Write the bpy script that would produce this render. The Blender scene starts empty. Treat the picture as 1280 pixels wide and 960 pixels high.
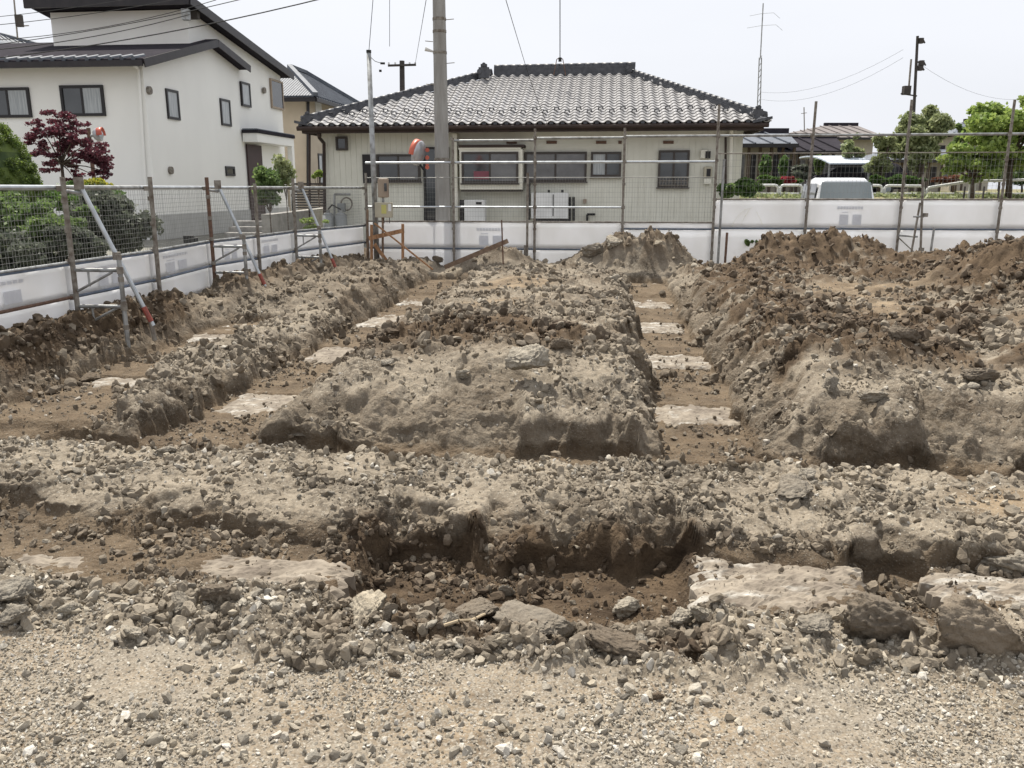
import bpy, bmesh, math, random
import numpy as np
from mathutils import Vector, Matrix, Euler
random.seed(7); rng = np.random.default_rng(11)
scene = bpy.context.scene
COL = scene.collection
R = math.radians

# ------------------------------------------------------------------ camera
F = 1035.0; CH = 1.65; PIT = math.atan(245 / F); AX = R(6.3)
cam_d = bpy.data.cameras.new('camera'); cam = bpy.data.objects.new('camera', cam_d); COL.objects.link(cam)
cam.location = (0, 0, CH); cam.rotation_euler = (R(90) - PIT, 0, 0)
cam_d.sensor_width = 36; cam_d.lens = 36 * F / 1280; cam_d.clip_start = .05; cam_d.clip_end = 3000
scene.camera = cam

# ------------------------------------------------------------------ sky, sun, exposure
SUN_EL, SUN_AZ = R(61), R(-22)          # azimuth measured from +Y towards +X
world = bpy.data.worlds.new('World'); scene.world = world; world.use_nodes = True
nt = world.node_tree; nt.nodes.clear()
out = nt.nodes.new('ShaderNodeOutputWorld'); bg = nt.nodes.new('ShaderNodeBackground')
sky = nt.nodes.new('ShaderNodeTexSky'); sky.sky_type = 'NISHITA'; sky.sun_disc = False
sky.sun_elevation = SUN_EL; sky.sun_rotation = SUN_AZ; sky.dust_density = 4; sky.air_density = 1.2
mix = nt.nodes.new('ShaderNodeMix'); mix.data_type = 'RGBA'
cl = nt.nodes.new('ShaderNodeTexNoise'); cl.inputs['Scale'].default_value = 1.6; cl.inputs['Detail'].default_value = 4
tc = nt.nodes.new('ShaderNodeTexCoord'); mp = nt.nodes.new('ShaderNodeMapping'); mp.inputs['Scale'].default_value = (1, 1, 3.5)
rp = nt.nodes.new('ShaderNodeMapRange'); rp.inputs['From Min'].default_value = .3; rp.inputs['From Max'].default_value = .7
rp.inputs['To Min'].default_value = .80; rp.inputs['To Max'].default_value = .97
L = nt.links.new
L(tc.outputs['Generated'], mp.inputs['Vector']); L(mp.outputs['Vector'], cl.inputs['Vector']); L(cl.outputs['Fac'], rp.inputs['Value'])
sx = nt.nodes.new('ShaderNodeSeparateXYZ'); L(tc.outputs['Generated'], sx.inputs[0])
zr = nt.nodes.new('ShaderNodeMapRange'); zr.inputs['From Min'].default_value = .15; zr.inputs['From Max'].default_value = 1; zr.inputs['To Min'].default_value = 1; zr.inputs['To Max'].default_value = .72
L(sx.outputs['Z'], zr.inputs['Value']); ml = nt.nodes.new('ShaderNodeMath'); ml.operation = 'MULTIPLY'; L(rp.outputs['Result'], ml.inputs[0]); L(zr.outputs['Result'], ml.inputs[1])
L(ml.outputs[0], mix.inputs['Factor']); L(sky.outputs['Color'], mix.inputs['A'])
cz = nt.nodes.new('ShaderNodeValToRGB'); cz.color_ramp.elements[0].position = .1; cz.color_ramp.elements[0].color = (.84, .86, .915, 1)
cz.color_ramp.elements[1].position = .9; cz.color_ramp.elements[1].color = (1.12, 1.13, 1.15, 1); L(sx.outputs['Z'], cz.inputs['Fac'])
vs_ = nt.nodes.new('ShaderNodeVectorMath'); vs_.operation = 'SCALE'; vs_.inputs['Scale'].default_value = 10; L(cz.outputs['Color'], vs_.inputs[0])
L(vs_.outputs[0], mix.inputs['B'])     # thin bright overcast in the sky's own units
L(mix.outputs['Result'], bg.inputs['Color']); bg.inputs['Strength'].default_value = .08
L(bg.outputs['Background'], out.inputs['Surface'])
sd = bpy.data.lights.new('sun', 'SUN'); sd.energy = 5.0; sd.angle = R(.6); sd.color = (1, .95, .86)
sun = bpy.data.objects.new('sun', sd); COL.objects.link(sun); sun.location = (-6, 20, 40)
sdir = Vector((math.sin(SUN_AZ) * math.cos(SUN_EL), math.cos(SUN_AZ) * math.cos(SUN_EL), math.sin(SUN_EL)))
sun.rotation_euler = sdir.to_track_quat('Z', 'Y').to_euler()
scene.view_settings.view_transform = 'Standard'; scene.view_settings.look = 'None'
scene.view_settings.exposure = 0.46; scene.view_settings.gamma = 1

# ------------------------------------------------------------------ coordinates
# the site is laid out on its own axes: s across, t away from the camera
cA, sA = math.cos(AX), math.sin(AX)
def W(s, t, z=0): return Vector((s * cA + t * sA, -s * sA + t * cA, z))
def st_of(X, Y): return X * cA - Y * sA, X * sA + Y * cA
def ray(px, py):
    u = px - 640; v = py - 480
    return Vector((u, F * math.cos(PIT) - v * math.sin(PIT), -(F * math.sin(PIT) + v * math.cos(PIT))))
CAM = Vector((0, 0, CH))
def onz(px, py, z):
    r = ray(px, py); k = (z - CH) / r.z; p = CAM + r * k; return st_of(p.x, p.y)
def ont(px, py, t):                       # point of a sight line on the plane t = const -> (s, z)
    r = ray(px, py); k = t / (r.x * sA + r.y * cA); p = CAM + r * k; return st_of(p.x, p.y)[0], p.z
def ons(px, py, s):
    r = ray(px, py); k = s / (r.x * cA - r.y * sA); p = CAM + r * k; return st_of(p.x, p.y)[1], p.z
def onY(px, py, Y):
    r = ray(px, py); return CAM + r * (Y / r.y)

# ------------------------------------------------------------------ materials
def nodes(name):
    m = bpy.data.materials.new(name); m.use_nodes = True; n = m.node_tree
    return m, n, n.nodes['Principled BSDF']
def mat(name, c, c2=None, rough=.7, scale=3., metal=0., bump=0., bscale=40., spec=.3, detail=5., stretch=(1, 1, 1), lo=.35, hi=.68, transl=0., coat=0):
    m, n, b = nodes(name); L = n.links.new
    b.inputs['Roughness'].default_value = rough; b.inputs['Metallic'].default_value = metal
    b.inputs['Specular IOR Level'].default_value = spec
    if coat: b.inputs['Coat Weight'].default_value = coat
    g = n.nodes.new('ShaderNodeTexCoord'); mpn = n.nodes.new('ShaderNodeMapping'); mpn.inputs['Scale'].default_value = stretch
    ge = n.nodes.new('ShaderNodeNewGeometry'); L(ge.outputs['Position'], mpn.inputs['Vector'])
    if c2 is None: c2 = tuple(x * .82 for x in c)
    t = n.nodes.new('ShaderNodeTexNoise'); t.inputs['Scale'].default_value = scale; t.inputs['Detail'].default_value = detail
    L(mpn.outputs['Vector'], t.inputs['Vector'])
    r = n.nodes.new('ShaderNodeValToRGB'); r.color_ramp.elements[0].position = lo; r.color_ramp.elements[1].position = hi
    r.color_ramp.elements[0].color = (*c2, 1); r.color_ramp.elements[1].color = (*c, 1)
    L(t.outputs['Fac'], r.inputs['Fac']); L(r.outputs['Color'], b.inputs['Base Color'])
    if bump:
        t2 = n.nodes.new('ShaderNodeTexNoise'); t2.inputs['Scale'].default_value = bscale; t2.inputs['Detail'].default_value = 4
        L(mpn.outputs['Vector'], t2.inputs['Vector'])
        bm = n.nodes.new('ShaderNodeBump'); bm.inputs['Strength'].default_value = bump; bm.inputs['Distance'].default_value = .02
        L(t2.outputs['Fac'], bm.inputs['Height']); L(bm.outputs['Normal'], b.inputs['Normal'])
    if transl:
        tr = n.nodes.new('ShaderNodeBsdfTranslucent'); L(r.outputs['Color'], tr.inputs['Color'])
        ms = n.nodes.new('ShaderNodeMixShader'); ms.inputs['Fac'].default_value = transl
        L(b.outputs['BSDF'], ms.inputs[1]); L(tr.outputs['BSDF'], ms.inputs[2]); L(ms.outputs['Shader'], n.nodes['Material Output'].inputs['Surface'])
    return m

M = {}
M['steel'] = mat('galvanised_steel', (.36, .37, .37), (.17, .165, .155), rough=.5, scale=9, metal=.45, bump=.15, bscale=60, lo=.3, hi=.6)
M['steel_old'] = mat('weathered_steel', (.27, .25, .22), (.12, .095, .075), rough=.75, scale=14, metal=.15, bump=.3, bscale=90, lo=.3, hi=.62)
M['steel_new'] = mat('bright_steel', (.52, .55, .57), (.36, .38, .40), rough=.38, scale=6, metal=.55)
M['wire'] = mat('wire_steel', (.33, .33, .315), (.2, .2, .19), rough=.5, metal=.4)
M['redpaint'] = mat('red_paint', (.33, .085, .06), (.2, .06, .05), rough=.5, scale=30)
M['rust'] = mat('rusty_steel', (.17, .10, .07), (.10, .06, .045), rough=.8, scale=20, bump=.3)
M['sheet'] = mat('white_sheeting', (.88, .885, .90), (.80, .80, .80), rough=.42, scale=1.7, transl=.45, bump=.3, bscale=7, lo=.25, hi=.6, stretch=(1, 1, .5))
M['sheetline'] = mat('blue_grey_rail', (.12, .15, .21), (.07, .09, .12), rough=.5, scale=12)
M['faded'] = mat('faded_print', (.81, .82, .845), (.76, .77, .80), rough=.45, scale=20, transl=.42)
M['conc'] = mat('concrete', (.36, .345, .32), (.24, .23, .21), rough=.85, scale=5, bump=.35, bscale=70)
M['pole'] = mat('concrete_pole', (.33, .325, .31), (.24, .23, .215), rough=.85, scale=3.5, bump=.15, bscale=60, stretch=(3, 3, .5))
M['curb'] = mat('grey_curb', (.32, .31, .29), (.2, .19, .18), rough=.9, scale=7, bump=.3)
M['wood'] = mat('batter_board_wood', (.42, .24, .13), (.23, .12, .06), rough=.75, scale=12, bump=.25, stretch=(3, 3, .8))
M['plank'] = mat('grey_plank', (.24, .17, .12), (.13, .09, .065), rough=.85, scale=9, bump=.3)
M['siding'] = mat('beige_siding', (.69, .68, .60), (.63, .62, .54), rough=.6, scale=2.2, bump=.05)
M['trim'] = mat('cream_trim', (.74, .72, .63), (.66, .64, .55), rough=.5)
M['stucco'] = mat('white_stucco', (.86, .855, .82), (.80, .795, .765), rough=.85, scale=.9, bump=.25, bscale=120, stretch=(1, 1, .5), lo=.25)
M['stucco2'] = mat('tan_stucco', (.50, .43, .34), (.43, .37, .29), rough=.85, scale=1.2, bump=.2)
M['found'] = mat('grey_foundation', (.50, .50, .49), (.44, .44, .43), rough=.85, scale=2, bump=.1)
M['dark'] = mat('dark_brown_metal', (.035, .03, .032), (.022, .02, .022), rough=.42, scale=4)
M['darkroof'] = mat('dark_roof', (.042, .038, .045), (.03, .028, .034), rough=.95, scale=4, spec=.03)
M['brown'] = mat('brown_fascia', (.05, .032, .025), (.03, .02, .017), rough=.6)
M['tile'] = mat('glazed_silver_tile', (.36, .35, .345), (.27, .265, .265), rough=.34, scale=7, spec=.75, bump=.06, bscale=30, coat=.25)
M['tile2'] = mat('dark_ridge_tile', (.065, .068, .078), (.03, .032, .04), rough=.5, scale=9, spec=.6, bump=.15)
M['tilegrey'] = mat('slate_blue_tile', (.12, .135, .16), (.08, .09, .11), rough=.6, scale=3, spec=.25)
M['frame'] = mat('black_window_frame', (.025, .023, .025), rough=.4)
M['bframe'] = mat('bronze_window_frame', (.06, .05, .045), rough=.4)
M['glass'] = mat('dark_window_glass', (.055, .06, .065), (.03, .033, .036), rough=.08, scale=1.2, spec=.8)
M['frost'] = mat('frosted_glass', (.16, .16, .165), (.10, .10, .105), rough=.25, scale=2.5, spec=.6)
M['lace'] = mat('curtained_glass', (.42, .44, .45), (.27, .29, .30), rough=.2, scale=5, stretch=(6, 6, .4), spec=.6)
M['white'] = mat('white_enamel', (.72, .72, .71), (.62, .62, .61), rough=.4)
M['plastic'] = mat('cream_plastic', (.47, .43, .33), (.38, .35, .27), rough=.45)
M['boxbrown'] = mat('tan_metal_box', (.36, .29, .22), (.27, .21, .16), rough=.5)
M['black'] = mat('black_rubber', (.02, .02, .02), rough=.6)
M['label'] = mat('yellow_label', (.55, .52, .18), rough=.5)
M['mirror'] = mat('mirror_back', (.50, .50, .52), (.36, .36, .38), rough=.3, metal=.5)
M['orange'] = mat('orange_plastic', (.60, .15, .09), (.42, .10, .07), rough=.4)
M['doorbrown'] = mat('dark_door', (.05, .025, .025), rough=.5)
M['gas'] = mat('grey_gas_cylinder', (.30, .31, .31), (.22, .23, .23), rough=.5)
M['bark'] = mat('bark', (.13, .10, .075), (.06, .045, .035), rough=.9, scale=14, bump=.5, stretch=(3, 3, 1))
M['hill'] = mat('grass_bank', (.16, .17, .075), (.22, .18, .11), rough=.95, scale=1.3, bump=.6, bscale=12)
M['asphalt'] = mat('asphalt', (.11, .11, .11), (.085, .085, .085), rough=.9, scale=9)
M['carwhite'] = mat('white_car_paint', (.80, .81, .82), (.77, .78, .79), rough=.22, spec=.6, coat=.5)
M['carport'] = mat('pale_carport_roof', (.62, .68, .76), (.52, .58, .66), rough=.35, scale=4)
M['wallfar'] = mat('far_cream_wall', (.48, .44, .36), (.38, .35, .29), rough=.8, scale=1.5)
M['whitepole'] = mat('white_guard_pipe', (.72, .72, .70), (.60, .60, .58), rough=.45)
M['blackpole'] = mat('dark_pole', (.07, .06, .055), (.045, .04, .035), rough=.8)
M['root'] = mat('pale_root', (.45, .36, .24), rough=.8)

def leafmat(name, c, c2, c3=None, scale=3.):
    m, n, b = nodes(name); L = n.links.new
    ge = n.nodes.new('ShaderNodeNewGeometry')
    t = n.nodes.new('ShaderNodeTexNoise'); t.inputs['Scale'].default_value = scale; t.inputs['Detail'].default_value = 3
    L(ge.outputs['Position'], t.inputs['Vector'])
    wn = n.nodes.new('ShaderNodeMath'); wn.operation = 'MULTIPLY_ADD'; wn.inputs[1].default_value = .45; 
    L(ge.outputs['Random Per Island'], wn.inputs[0]); 
    ad = n.nodes.new('ShaderNodeMath'); ad.operation = 'ADD'; ad.inputs[1].default_value = -.22
    L(t.outputs['Fac'], ad.inputs[0]); L(ad.outputs[0], wn.inputs[2])
    r = n.nodes.new('ShaderNodeValToRGB'); r.color_ramp.elements[0].position = .25; r.color_ramp.elements[1].position = .75
    r.color_ramp.elements[0].color = (*c2, 1); r.color_ramp.elements[1].color = (*c, 1)
    L(wn.outputs[0], r.inputs['Fac']); L(r.outputs['Color'], b.inputs['Base Color']); b.inputs['Roughness'].default_value = .55
    tr = n.nodes.new('ShaderNodeBsdfTranslucent'); L(r.outputs['Color'], tr.inputs['Color'])
    ms = n.nodes.new('ShaderNodeMixShader'); ms.inputs['Fac'].default_value = .45
    L(b.outputs['BSDF'], ms.inputs[1]); L(tr.outputs['BSDF'], ms.inputs[2]); L(ms.outputs['Shader'], n.nodes['Material Output'].inputs['Surface'])
    return m
M['leafdark'] = leafmat('conifer_leaf', (.13, .21, .05), (.05, .10, .03), scale=5)
M['leafmaple'] = leafmat('red_maple_leaf', (.15, .04, .055), (.065, .02, .03), scale=5)
M['leafgreen'] = leafmat('shrub_leaf', (.20, .28, .09), (.08, .13, .045))
M['leafgrey'] = leafmat('grey_shrub_leaf', (.15, .165, .12), (.07, .085, .06))
M['leafbright'] = leafmat('bright_tree_leaf', (.34, .42, .11), (.16, .24, .06), scale=2)
M['leafolive'] = leafmat('olive_tree_leaf', (.35, .38, .19), (.18, .22, .10), scale=2)
M['azalea'] = leafmat('azalea_flower', (.45, .05, .09), (.16, .06, .04), scale=8)
M['vanglass'] = mat('tinted_rear_glass', (.23, .26, .265), (.17, .20, .205), rough=.12, spec=.8, scale=.8)
M['leafconifer'] = leafmat('dome_conifer_leaf', (.17, .23, .05), (.06, .10, .025), scale=7)
M['pinkcloth'] = mat('faded_pink_cloth', (.22, .08, .10), rough=.9)
M['azalea2'] = leafmat('dull_red_leaf', (.25, .09, .06), (.10, .06, .035), scale=8)
M['roofbrown'] = mat('brown_grey_roof', (.19, .17, .165), (.14, .125, .12), rough=.8, scale=2)
M['leafyellow'] = leafmat('yellow_flower', (.45, .40, .05), (.12, .17, .03), scale=12)

# ------------------------------------------------------------------ mesh builder
class MB:
    def __init__(s): s.v = []; s.f = []
    def add(s, vs, fs):
        o = len(s.v); s.v += [tuple(v) for v in vs]; s.f += [tuple(i + o for i in f) for f in fs]; return s
    def hexa(s, p):                        # 8 corners: 0-3 bottom loop, 4-7 top loop
        return s.add(p, [(3, 2, 1, 0), (4, 5, 6, 7), (0, 1, 5, 4), (1, 2, 6, 5), (2, 3, 7, 6), (3, 0, 4, 7)])
    def bst(s, s0, s1, t0, t1, z0, z1):    # box on the site axes
        return s.hexa([W(s0, t0, z0), W(s1, t0, z0), W(s1, t1, z0), W(s0, t1, z0), W(s0, t0, z1), W(s1, t0, z1), W(s1, t1, z1), W(s0, t1, z1)])
    def box(s, c, d, rz=0):
        cx, cy, cz = c; a, b, h = d[0] / 2, d[1] / 2, d[2] / 2; co, si = math.cos(rz), math.sin(rz)
        P = []
        for z in (-h, h):
            for x, y in ((-a, -b), (a, -b), (a, b), (-a, b)): P.append((cx + x * co - y * si, cy + x * si + y * co, cz + z))
        return s.hexa(P)
    def bar(s, p, q, w, h=None, up=(0, 0, 1)):
        h = h or w; p = Vector(p); q = Vector(q); d = (q - p).normalized(); u = Vector(up)
        if abs(d.dot(u)) > .98: u = Vector((0, 1, 0))
        x = d.cross(u).normalized() * w / 2; y = x.cross(d).normalized() * h / 2
        return s.hexa([p - x - y, p + x - y, p + x + y, p - x + y, q - x - y, q + x - y, q + x + y, q - x + y])
    def tube(s, p, q, r, r2=None, n=8, cap=True):
        r2 = r if r2 is None else r2; p = Vector(p); q = Vector(q); d = (q - p).normalized()
        u = Vector((0, 0, 1)) if abs(d.z) < .9 else Vector((1, 0, 0))
        x = d.cross(u).normalized(); y = x.cross(d); vs = []
        for c, rr in ((p, r), (q, r2)):
            for i in range(n):
                a = 2 * math.pi * i / n; vs.append(c + (x * math.cos(a) + y * math.sin(a)) * rr)
        fs = [(i, (i + 1) % n, n + (i + 1) % n, n + i) for i in range(n)]
        if cap: fs += [tuple(range(n))[::-1], tuple(range(n, 2 * n))]
        return s.add(vs, fs)
    def path(s, pts, r, n=6):
        for a, b in zip(pts[:-1], pts[1:]): s.tube(a, b, r, n=n, cap=False)
        return s
    def prism(s, poly, off):               # polygon of points pushed along a vector
        n = len(poly); off = Vector(off); vs = [Vector(p) for p in poly] + [Vector(p) + off for p in poly]
        return s.add(vs, [tuple(range(n))[::-1], tuple(range(n, 2 * n))] + [(i, (i + 1) % n, n + (i + 1) % n, n + i) for i in range(n)])
    def build(s, name, m, parent=None, origin=None, smooth=False):
        o = Vector(parent.matrix_world.translation) if parent is not None and origin is None else Vector(origin or (0, 0, 0))
        if parent is not None:
            o = ORG.get(parent.name, Vector((0, 0, 0)))
        me = bpy.data.meshes.new(name); me.from_pydata([tuple(Vector(v) - o) for v in s.v], [], s.f)
        bm = bmesh.new(); bm.from_mesh(me); bmesh.ops.recalc_face_normals(bm, faces=bm.faces); bm.to_mesh(me); bm.free()
        if m is not None: me.materials.append(m)
        if smooth: me.polygons.foreach_set('use_smooth', [True] * len(me.polygons))
        ob = bpy.data.objects.new(name, me); COL.objects.link(ob)
        if parent is not None: ob.parent = parent
        else: ob.location = o
        ORG[ob.name] = o
        return ob
ORG = {}
def tag(o, label=None, cat=None, group=None, kind=None):
    if label: o['label'] = label
    if cat: o['category'] = cat
    if group: o['group'] = group
    if kind: o['kind'] = kind
    return o
def empty(name, loc, label=None, cat=None, group=None):
    o = bpy.data.objects.new(name, None); COL.objects.link(o); o.location = loc; o.empty_display_size = .2
    ORG[o.name] = Vector(loc); return tag(o, label, cat, group)
def copy_tree(o, parent=None):
    c = o.copy(); COL.objects.link(c)
    if parent is not None: c.parent = parent
    for ch in list(o.children): copy_tree(ch, c)
    return c
# ------------------------------------------------------------------ noise
def _h(ix, iy, seed):
    h = (ix.astype(np.int64) * 374761393 + iy.astype(np.int64) * 668265263 + seed * 1442695041) & 0xffffffff
    h = ((h ^ (h >> 13)) * 1274126177) & 0xffffffff
    h = ((h ^ (h >> 16)) * 2246822519) & 0xffffffff
    return (h ^ (h >> 15)) / 4294967296.0
def pn(x, y, seed=0):
    ix = np.floor(x); iy = np.floor(y); fx = x - ix; fy = y - iy
    ux = fx * fx * fx * (fx * (fx * 6 - 15) + 10); uy = fy * fy * fy * (fy * (fy * 6 - 15) + 10)
    def g(dx, dy):
        a = _h(ix + dx, iy + dy, seed) * 6.2831853
        return np.cos(a) * (fx - dx) + np.sin(a) * (fy - dy)
    a = g(0, 0); b = g(1, 0); c = g(0, 1); d = g(1, 1)
    return (a + (b - a) * ux) * (1 - uy) + (c + (d - c) * ux) * uy
def fbm(x, y, o=4, seed=0, gain=.5):
    r = 0; a = 1.
    for i in range(o): r = r + a * pn(x * 2 ** i + 13.1 * i, y * 2 ** i - 7.7 * i, seed + i); a *= gain
    return r
def clod(x, y, seed=0, dens=.75):          # rounded lumps of random size in a jittered lattice
    ix = np.floor(x); iy = np.floor(y); best = np.zeros_like(x)
    for dx in (-1, 0, 1):
        for dy in (-1, 0, 1):
            cx = ix + dx; cy = iy + dy
            px = cx + _h(cx, cy, seed); py = cy + _h(cx, cy, seed + 1); r = .25 + .6 * _h(cx, cy, seed + 2) ** 2
            q = 1 - ((x - px) ** 2 + (y - py) ** 2) / (r * r)
            v = np.where(_h(cx, cy, seed + 3) < dens, np.sqrt(np.maximum(q, 0)) * r, 0)
            best = np.maximum(best, v)
    return best
def block(x, y, seed=0, dens=.7):          # angular tilted clods with cracks between them
    ix = np.floor(x); iy = np.floor(y); f1 = np.full(x.shape, 9.); f2 = np.full(x.shape, 9.); v = np.zeros_like(x)
    for dx in (-1, 0, 1):
        for dy in (-1, 0, 1):
            cx = ix + dx; cy = iy + dy
            ex = x - cx - _h(cx, cy, seed); ey = y - cy - _h(cx, cy, seed + 1); d = np.sqrt(ex * ex + ey * ey)
            a = _h(cx, cy, seed + 2); w = np.where(_h(cx, cy, seed + 3) < dens, .25 + .75 * a * a, .04)
            val = w * (1 + 1.5 * ((_h(cx, cy, seed + 4) - .5) * ex + (_h(cx, cy, seed + 5) - .5) * ey)) * np.minimum(1, 1.5 - d)
            n1 = d < f1
            f2 = np.where(n1, f1, np.minimum(f2, d)); v = np.where(n1, val, v); f1 = np.where(n1, d, f1)
    return v * ss(.0, .16, f2 - f1)
def ss(a, b, x):
    k = np.clip((x - a) / (b - a), 0, 1); return k * k * (3 - 2 * k)
def win(a, b, x, w=.12): return ss(a - w, a + w, x) * (1 - ss(b - w, b + w, x))
def blob(s, t, cs, ct, rs, rt, p=1.): return np.exp(-(((s - cs) / rs) ** 2 + ((t - ct) / rt) ** 2) ** p)

# ------------------------------------------------------------------ the dug-over site
def fence_s(t): return np.interp(t, [6.3, 8.1, 9.8, 11.7, 13.1, 14.6, 17.3], [-5.5, -5.55, -5.56, -5.76, -5.63, -5.58, -5.02])
L2C, R1C, L1C = -3.02, .80, -4.98
def site(s, t):
    """height and soil masks of the site at (s, t)"""
    big = fbm(s * .9, t * .9, 3, 1); med = fbm(s * 2.6, t * 2.6, 3, 5); fin = fbm(s * 9, t * 9, 3, 9)
    ws = s + .13 * fbm(s * 1.6, t * 1.6, 3, 21) + .085 * fbm(s * 6, t * 6, 2, 25)
    wt = t + .13 * fbm(s * 1.6, t * 1.6, 3, 31) + .085 * fbm(s * 5, t * 5, 2, 35)
    # natural and heaped surface
    S = .010 * med
    S = S + .06 * win(2.68, 2.98, wt, .2) * (1 + .9 * med)
    S = S + .05 * win(2.75, 3.0, wt, .2) * ss(1.0, 1.6, s)
    berm = ss(3.5, 4.75, wt) * (1 - ss(4.75, 5.15, wt)); S = S + berm * (-.02 + .05 * big + .03 * med)
    beyond = ss(5.0, 5.2, t)
    C = win(-2.55, .36, ws, .22) * ss(5.45, 6.6, wt + .5 * big) * (1 - ss(15.0, 16.2, wt))
    crossC = .14 + .17 * np.exp(-((s + 1.0) / 1.1) ** 2) + .07 * win(7, 9.3, t, .6)
    S = S + C * crossC * (1 + .25 * big)
    Rm = ss(1.15, 1.75, ws) * ss(5.45, 6.2, wt) * (1 - ss(15.5, 16.8, wt))
    S = S + Rm * (.20 + .05 * ss(2.5, 4.5, s) + .10 * ss(6.2, 7.5, t) + .10 * big + .04 * med)
    lle = -3.82 - .36 * ss(5.8, 7.6, t); LL = ss(lle - .2, lle + .2, ws) * (1 - ss(-3.66, -3.38, ws)) * ss(5.35, 5.9, wt) * (1 - ss(10.4, 11.2, wt))
    S = S + LL * (.0 + .07 * np.exp(-((s + 4.0) / .35) ** 2) + .05 * med)
    LB = (1 - ss(-5.3, -4.85, ws)) * ss(4.6, 5.6, wt) * (1 - .5 * ss(9.5, 10.5, t)); S = S + LB * (.36 + .10 * big + .05 * med)
    LB2 = win(-5.6, -3.5, ws, .25) * ss(10.8, 11.6, wt); S = S + LB2 * (.17 + .1 * med + .06 * big)
    heaps = (.72 * blob(s, t, .85, 16.9, 1.02, .62, 1.5) * (1 + .35 * med + .2 * fin) + .35 * blob(s, t, -.35, 17.2, .6, .5)
             + .52 * blob(s, t, 4.0, 16.2, 1.3, .95, 1.7) * (1 + .25 * med + .15 * fin) + .22 * blob(s, t, 3.0, 16.3, .6, .7)
             + .50 * blob(s, t, -2.1, 16.9, .75, .55)
             + .46 * blob(s, t, 7.0, 14.0, 1.25, 1.8, 1.4) + .50 * blob(s, t, 5.3, 11.3, .85, 1.5, 1.2) * (1 + .3 * med) + .16 * blob(s, t, 7.4, 9.3, 1.9, 2.2)
             - .12 * blob(s, t, 2.15, 16.4, .5, 1.2) + .10 * blob(s, t, 5.6, 15.6, .6, 1.3))
    S = S + heaps
    # trenches cut into it
    vary = .35 + .75 * ss(-.25, .3, fbm(s * 2.2, t * 2.2, 3, 141))
    def wall(d, zc, k=7., k2=1.0):
        zc = zc * vary; return np.minimum(k * d, zc) + np.maximum(0, d - zc / k) * k2
    fl1 = -.15 - .14 * win(-1.16, .44, s, .06) - .09 * win(1.26, 1.58, s, .05) + .02 * med
    zc = (.03 + .23 * win(-1.16, -.62, s, .05) + .12 * win(-.44, .16, s, .05) + .17 * win(.22, .52, s, .06)
          + .19 * win(1.20, 1.55, s, .05) + .15 * win(1.66, 2.7, s, .06) + .06 * win(-2.2, -1.9, s, .1))
    tf1 = 3.90 + .15 * win(-1.12, -.66, s, .07) + .12 * win(-.42, .12, s, .08) + .13 * win(.25, .48, s, .06) + .12 * win(1.24, 1.5, s, .06) + .08 * win(1.75, 2.6, s, .1) + .04 * np.sin(s * 5.3)
    T1 = fl1 + np.maximum(wall(np.maximum(3.22 - wt, 0), .10, 5, .55), wall(np.maximum(wt - tf1, 0), zc * 1.1, 4.0, .58))
    zc2 = (.03 + .15 * win(-2.5, -1.85, s, .08) + .22 * win(-.58, .28, s, .05) + .25 * win(1.55, 2.25, s, .06)
           + .2 * win(2.75, 4.5, s, .1) + .14 * win(-4.2, -3.4, s, .08) + .1 * win(1.1, 1.4, s, .05))
    T2 = -.25 + .02 * med + np.maximum(wall(np.maximum(5.12 - wt, 0), .1, 4, 1.1), wall(np.maximum(wt - 5.56 - .7 * zc2, 0), zc2 * 1.1, 4.2, .58))
    T2 = T2 + .6 * ss(4.9, 5.6, s)
    fz = -.25 + .13 * ss(12, 15.6, t)
    def lng(c, hw, t0, t1, zl, zr, kl, kr, wid=0, up=0):
        a = np.maximum(c - hw - ws, 0); b = np.maximum(ws - c - hw - wid, 0)
        e = np.maximum(t0 - wt, 0) * 1.2 + np.maximum(wt - t1, 0) * 3.5
        return fz + up + np.maximum(np.maximum(wall(a, zl, 3.2, kl), wall(b, zr, 3.2, kr)), e)
    step = .035 * (np.mod(t - 7.2, 2.33) < .9)
    G = [T1, T2, lng(-4.58, .32, 5.2, 10.6, .05, .04, 1.0, .8, .42 * (1 - ss(5.8, 7.6, t)), .13) + step, lng(L2C, .40, 5.2, 16.3, .16, .10, .9, .8) + step,
         lng(R1C, .37, 5.2, 16.0, .26, .12, 1.6, .9) + step]
    # mouths of the long trenches stay open
    T = G[0]
    for g in G[1:]: T = np.minimum(T, g)
    H = np.minimum(S, T)
    cut = ss(0, .06, S - T)                                        # 1 inside trenches
    floor = cut * (1 - ss(.04, .12, H - np.where(t < 4.4, fl1, fz) - .13 * ((s < -3.8) & (t > 5.6))))
    # how lumpy
    flat = np.maximum.reduce([blob(s, t, -1.45, 9.6, .55, .9, 2), blob(s, t, -1.3, 12.2, .6, 1.1, 2), blob(s, t, 3.5, 11.6, .9, .9, 2),
                              blob(s, t, 3.2, 9.8, .5, .6, 2), blob(s, t, 4.6, 8.3, .7, 1.0, 2), blob(s, t, 2.4, 4.5, .5, .3, 2), blob(s, t, 4.6, 6.2, .9, .5, 2)])
    grav = 1 - ss(2.5, 2.7, wt)
    rough = (1 - grav) * (1 - .82 * floor) * (1 - .8 * flat)
    bb = berm * (1 - .3 * ss(-.5, .5, big))
    rough = rough * (1 - .35 * bb)
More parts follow.
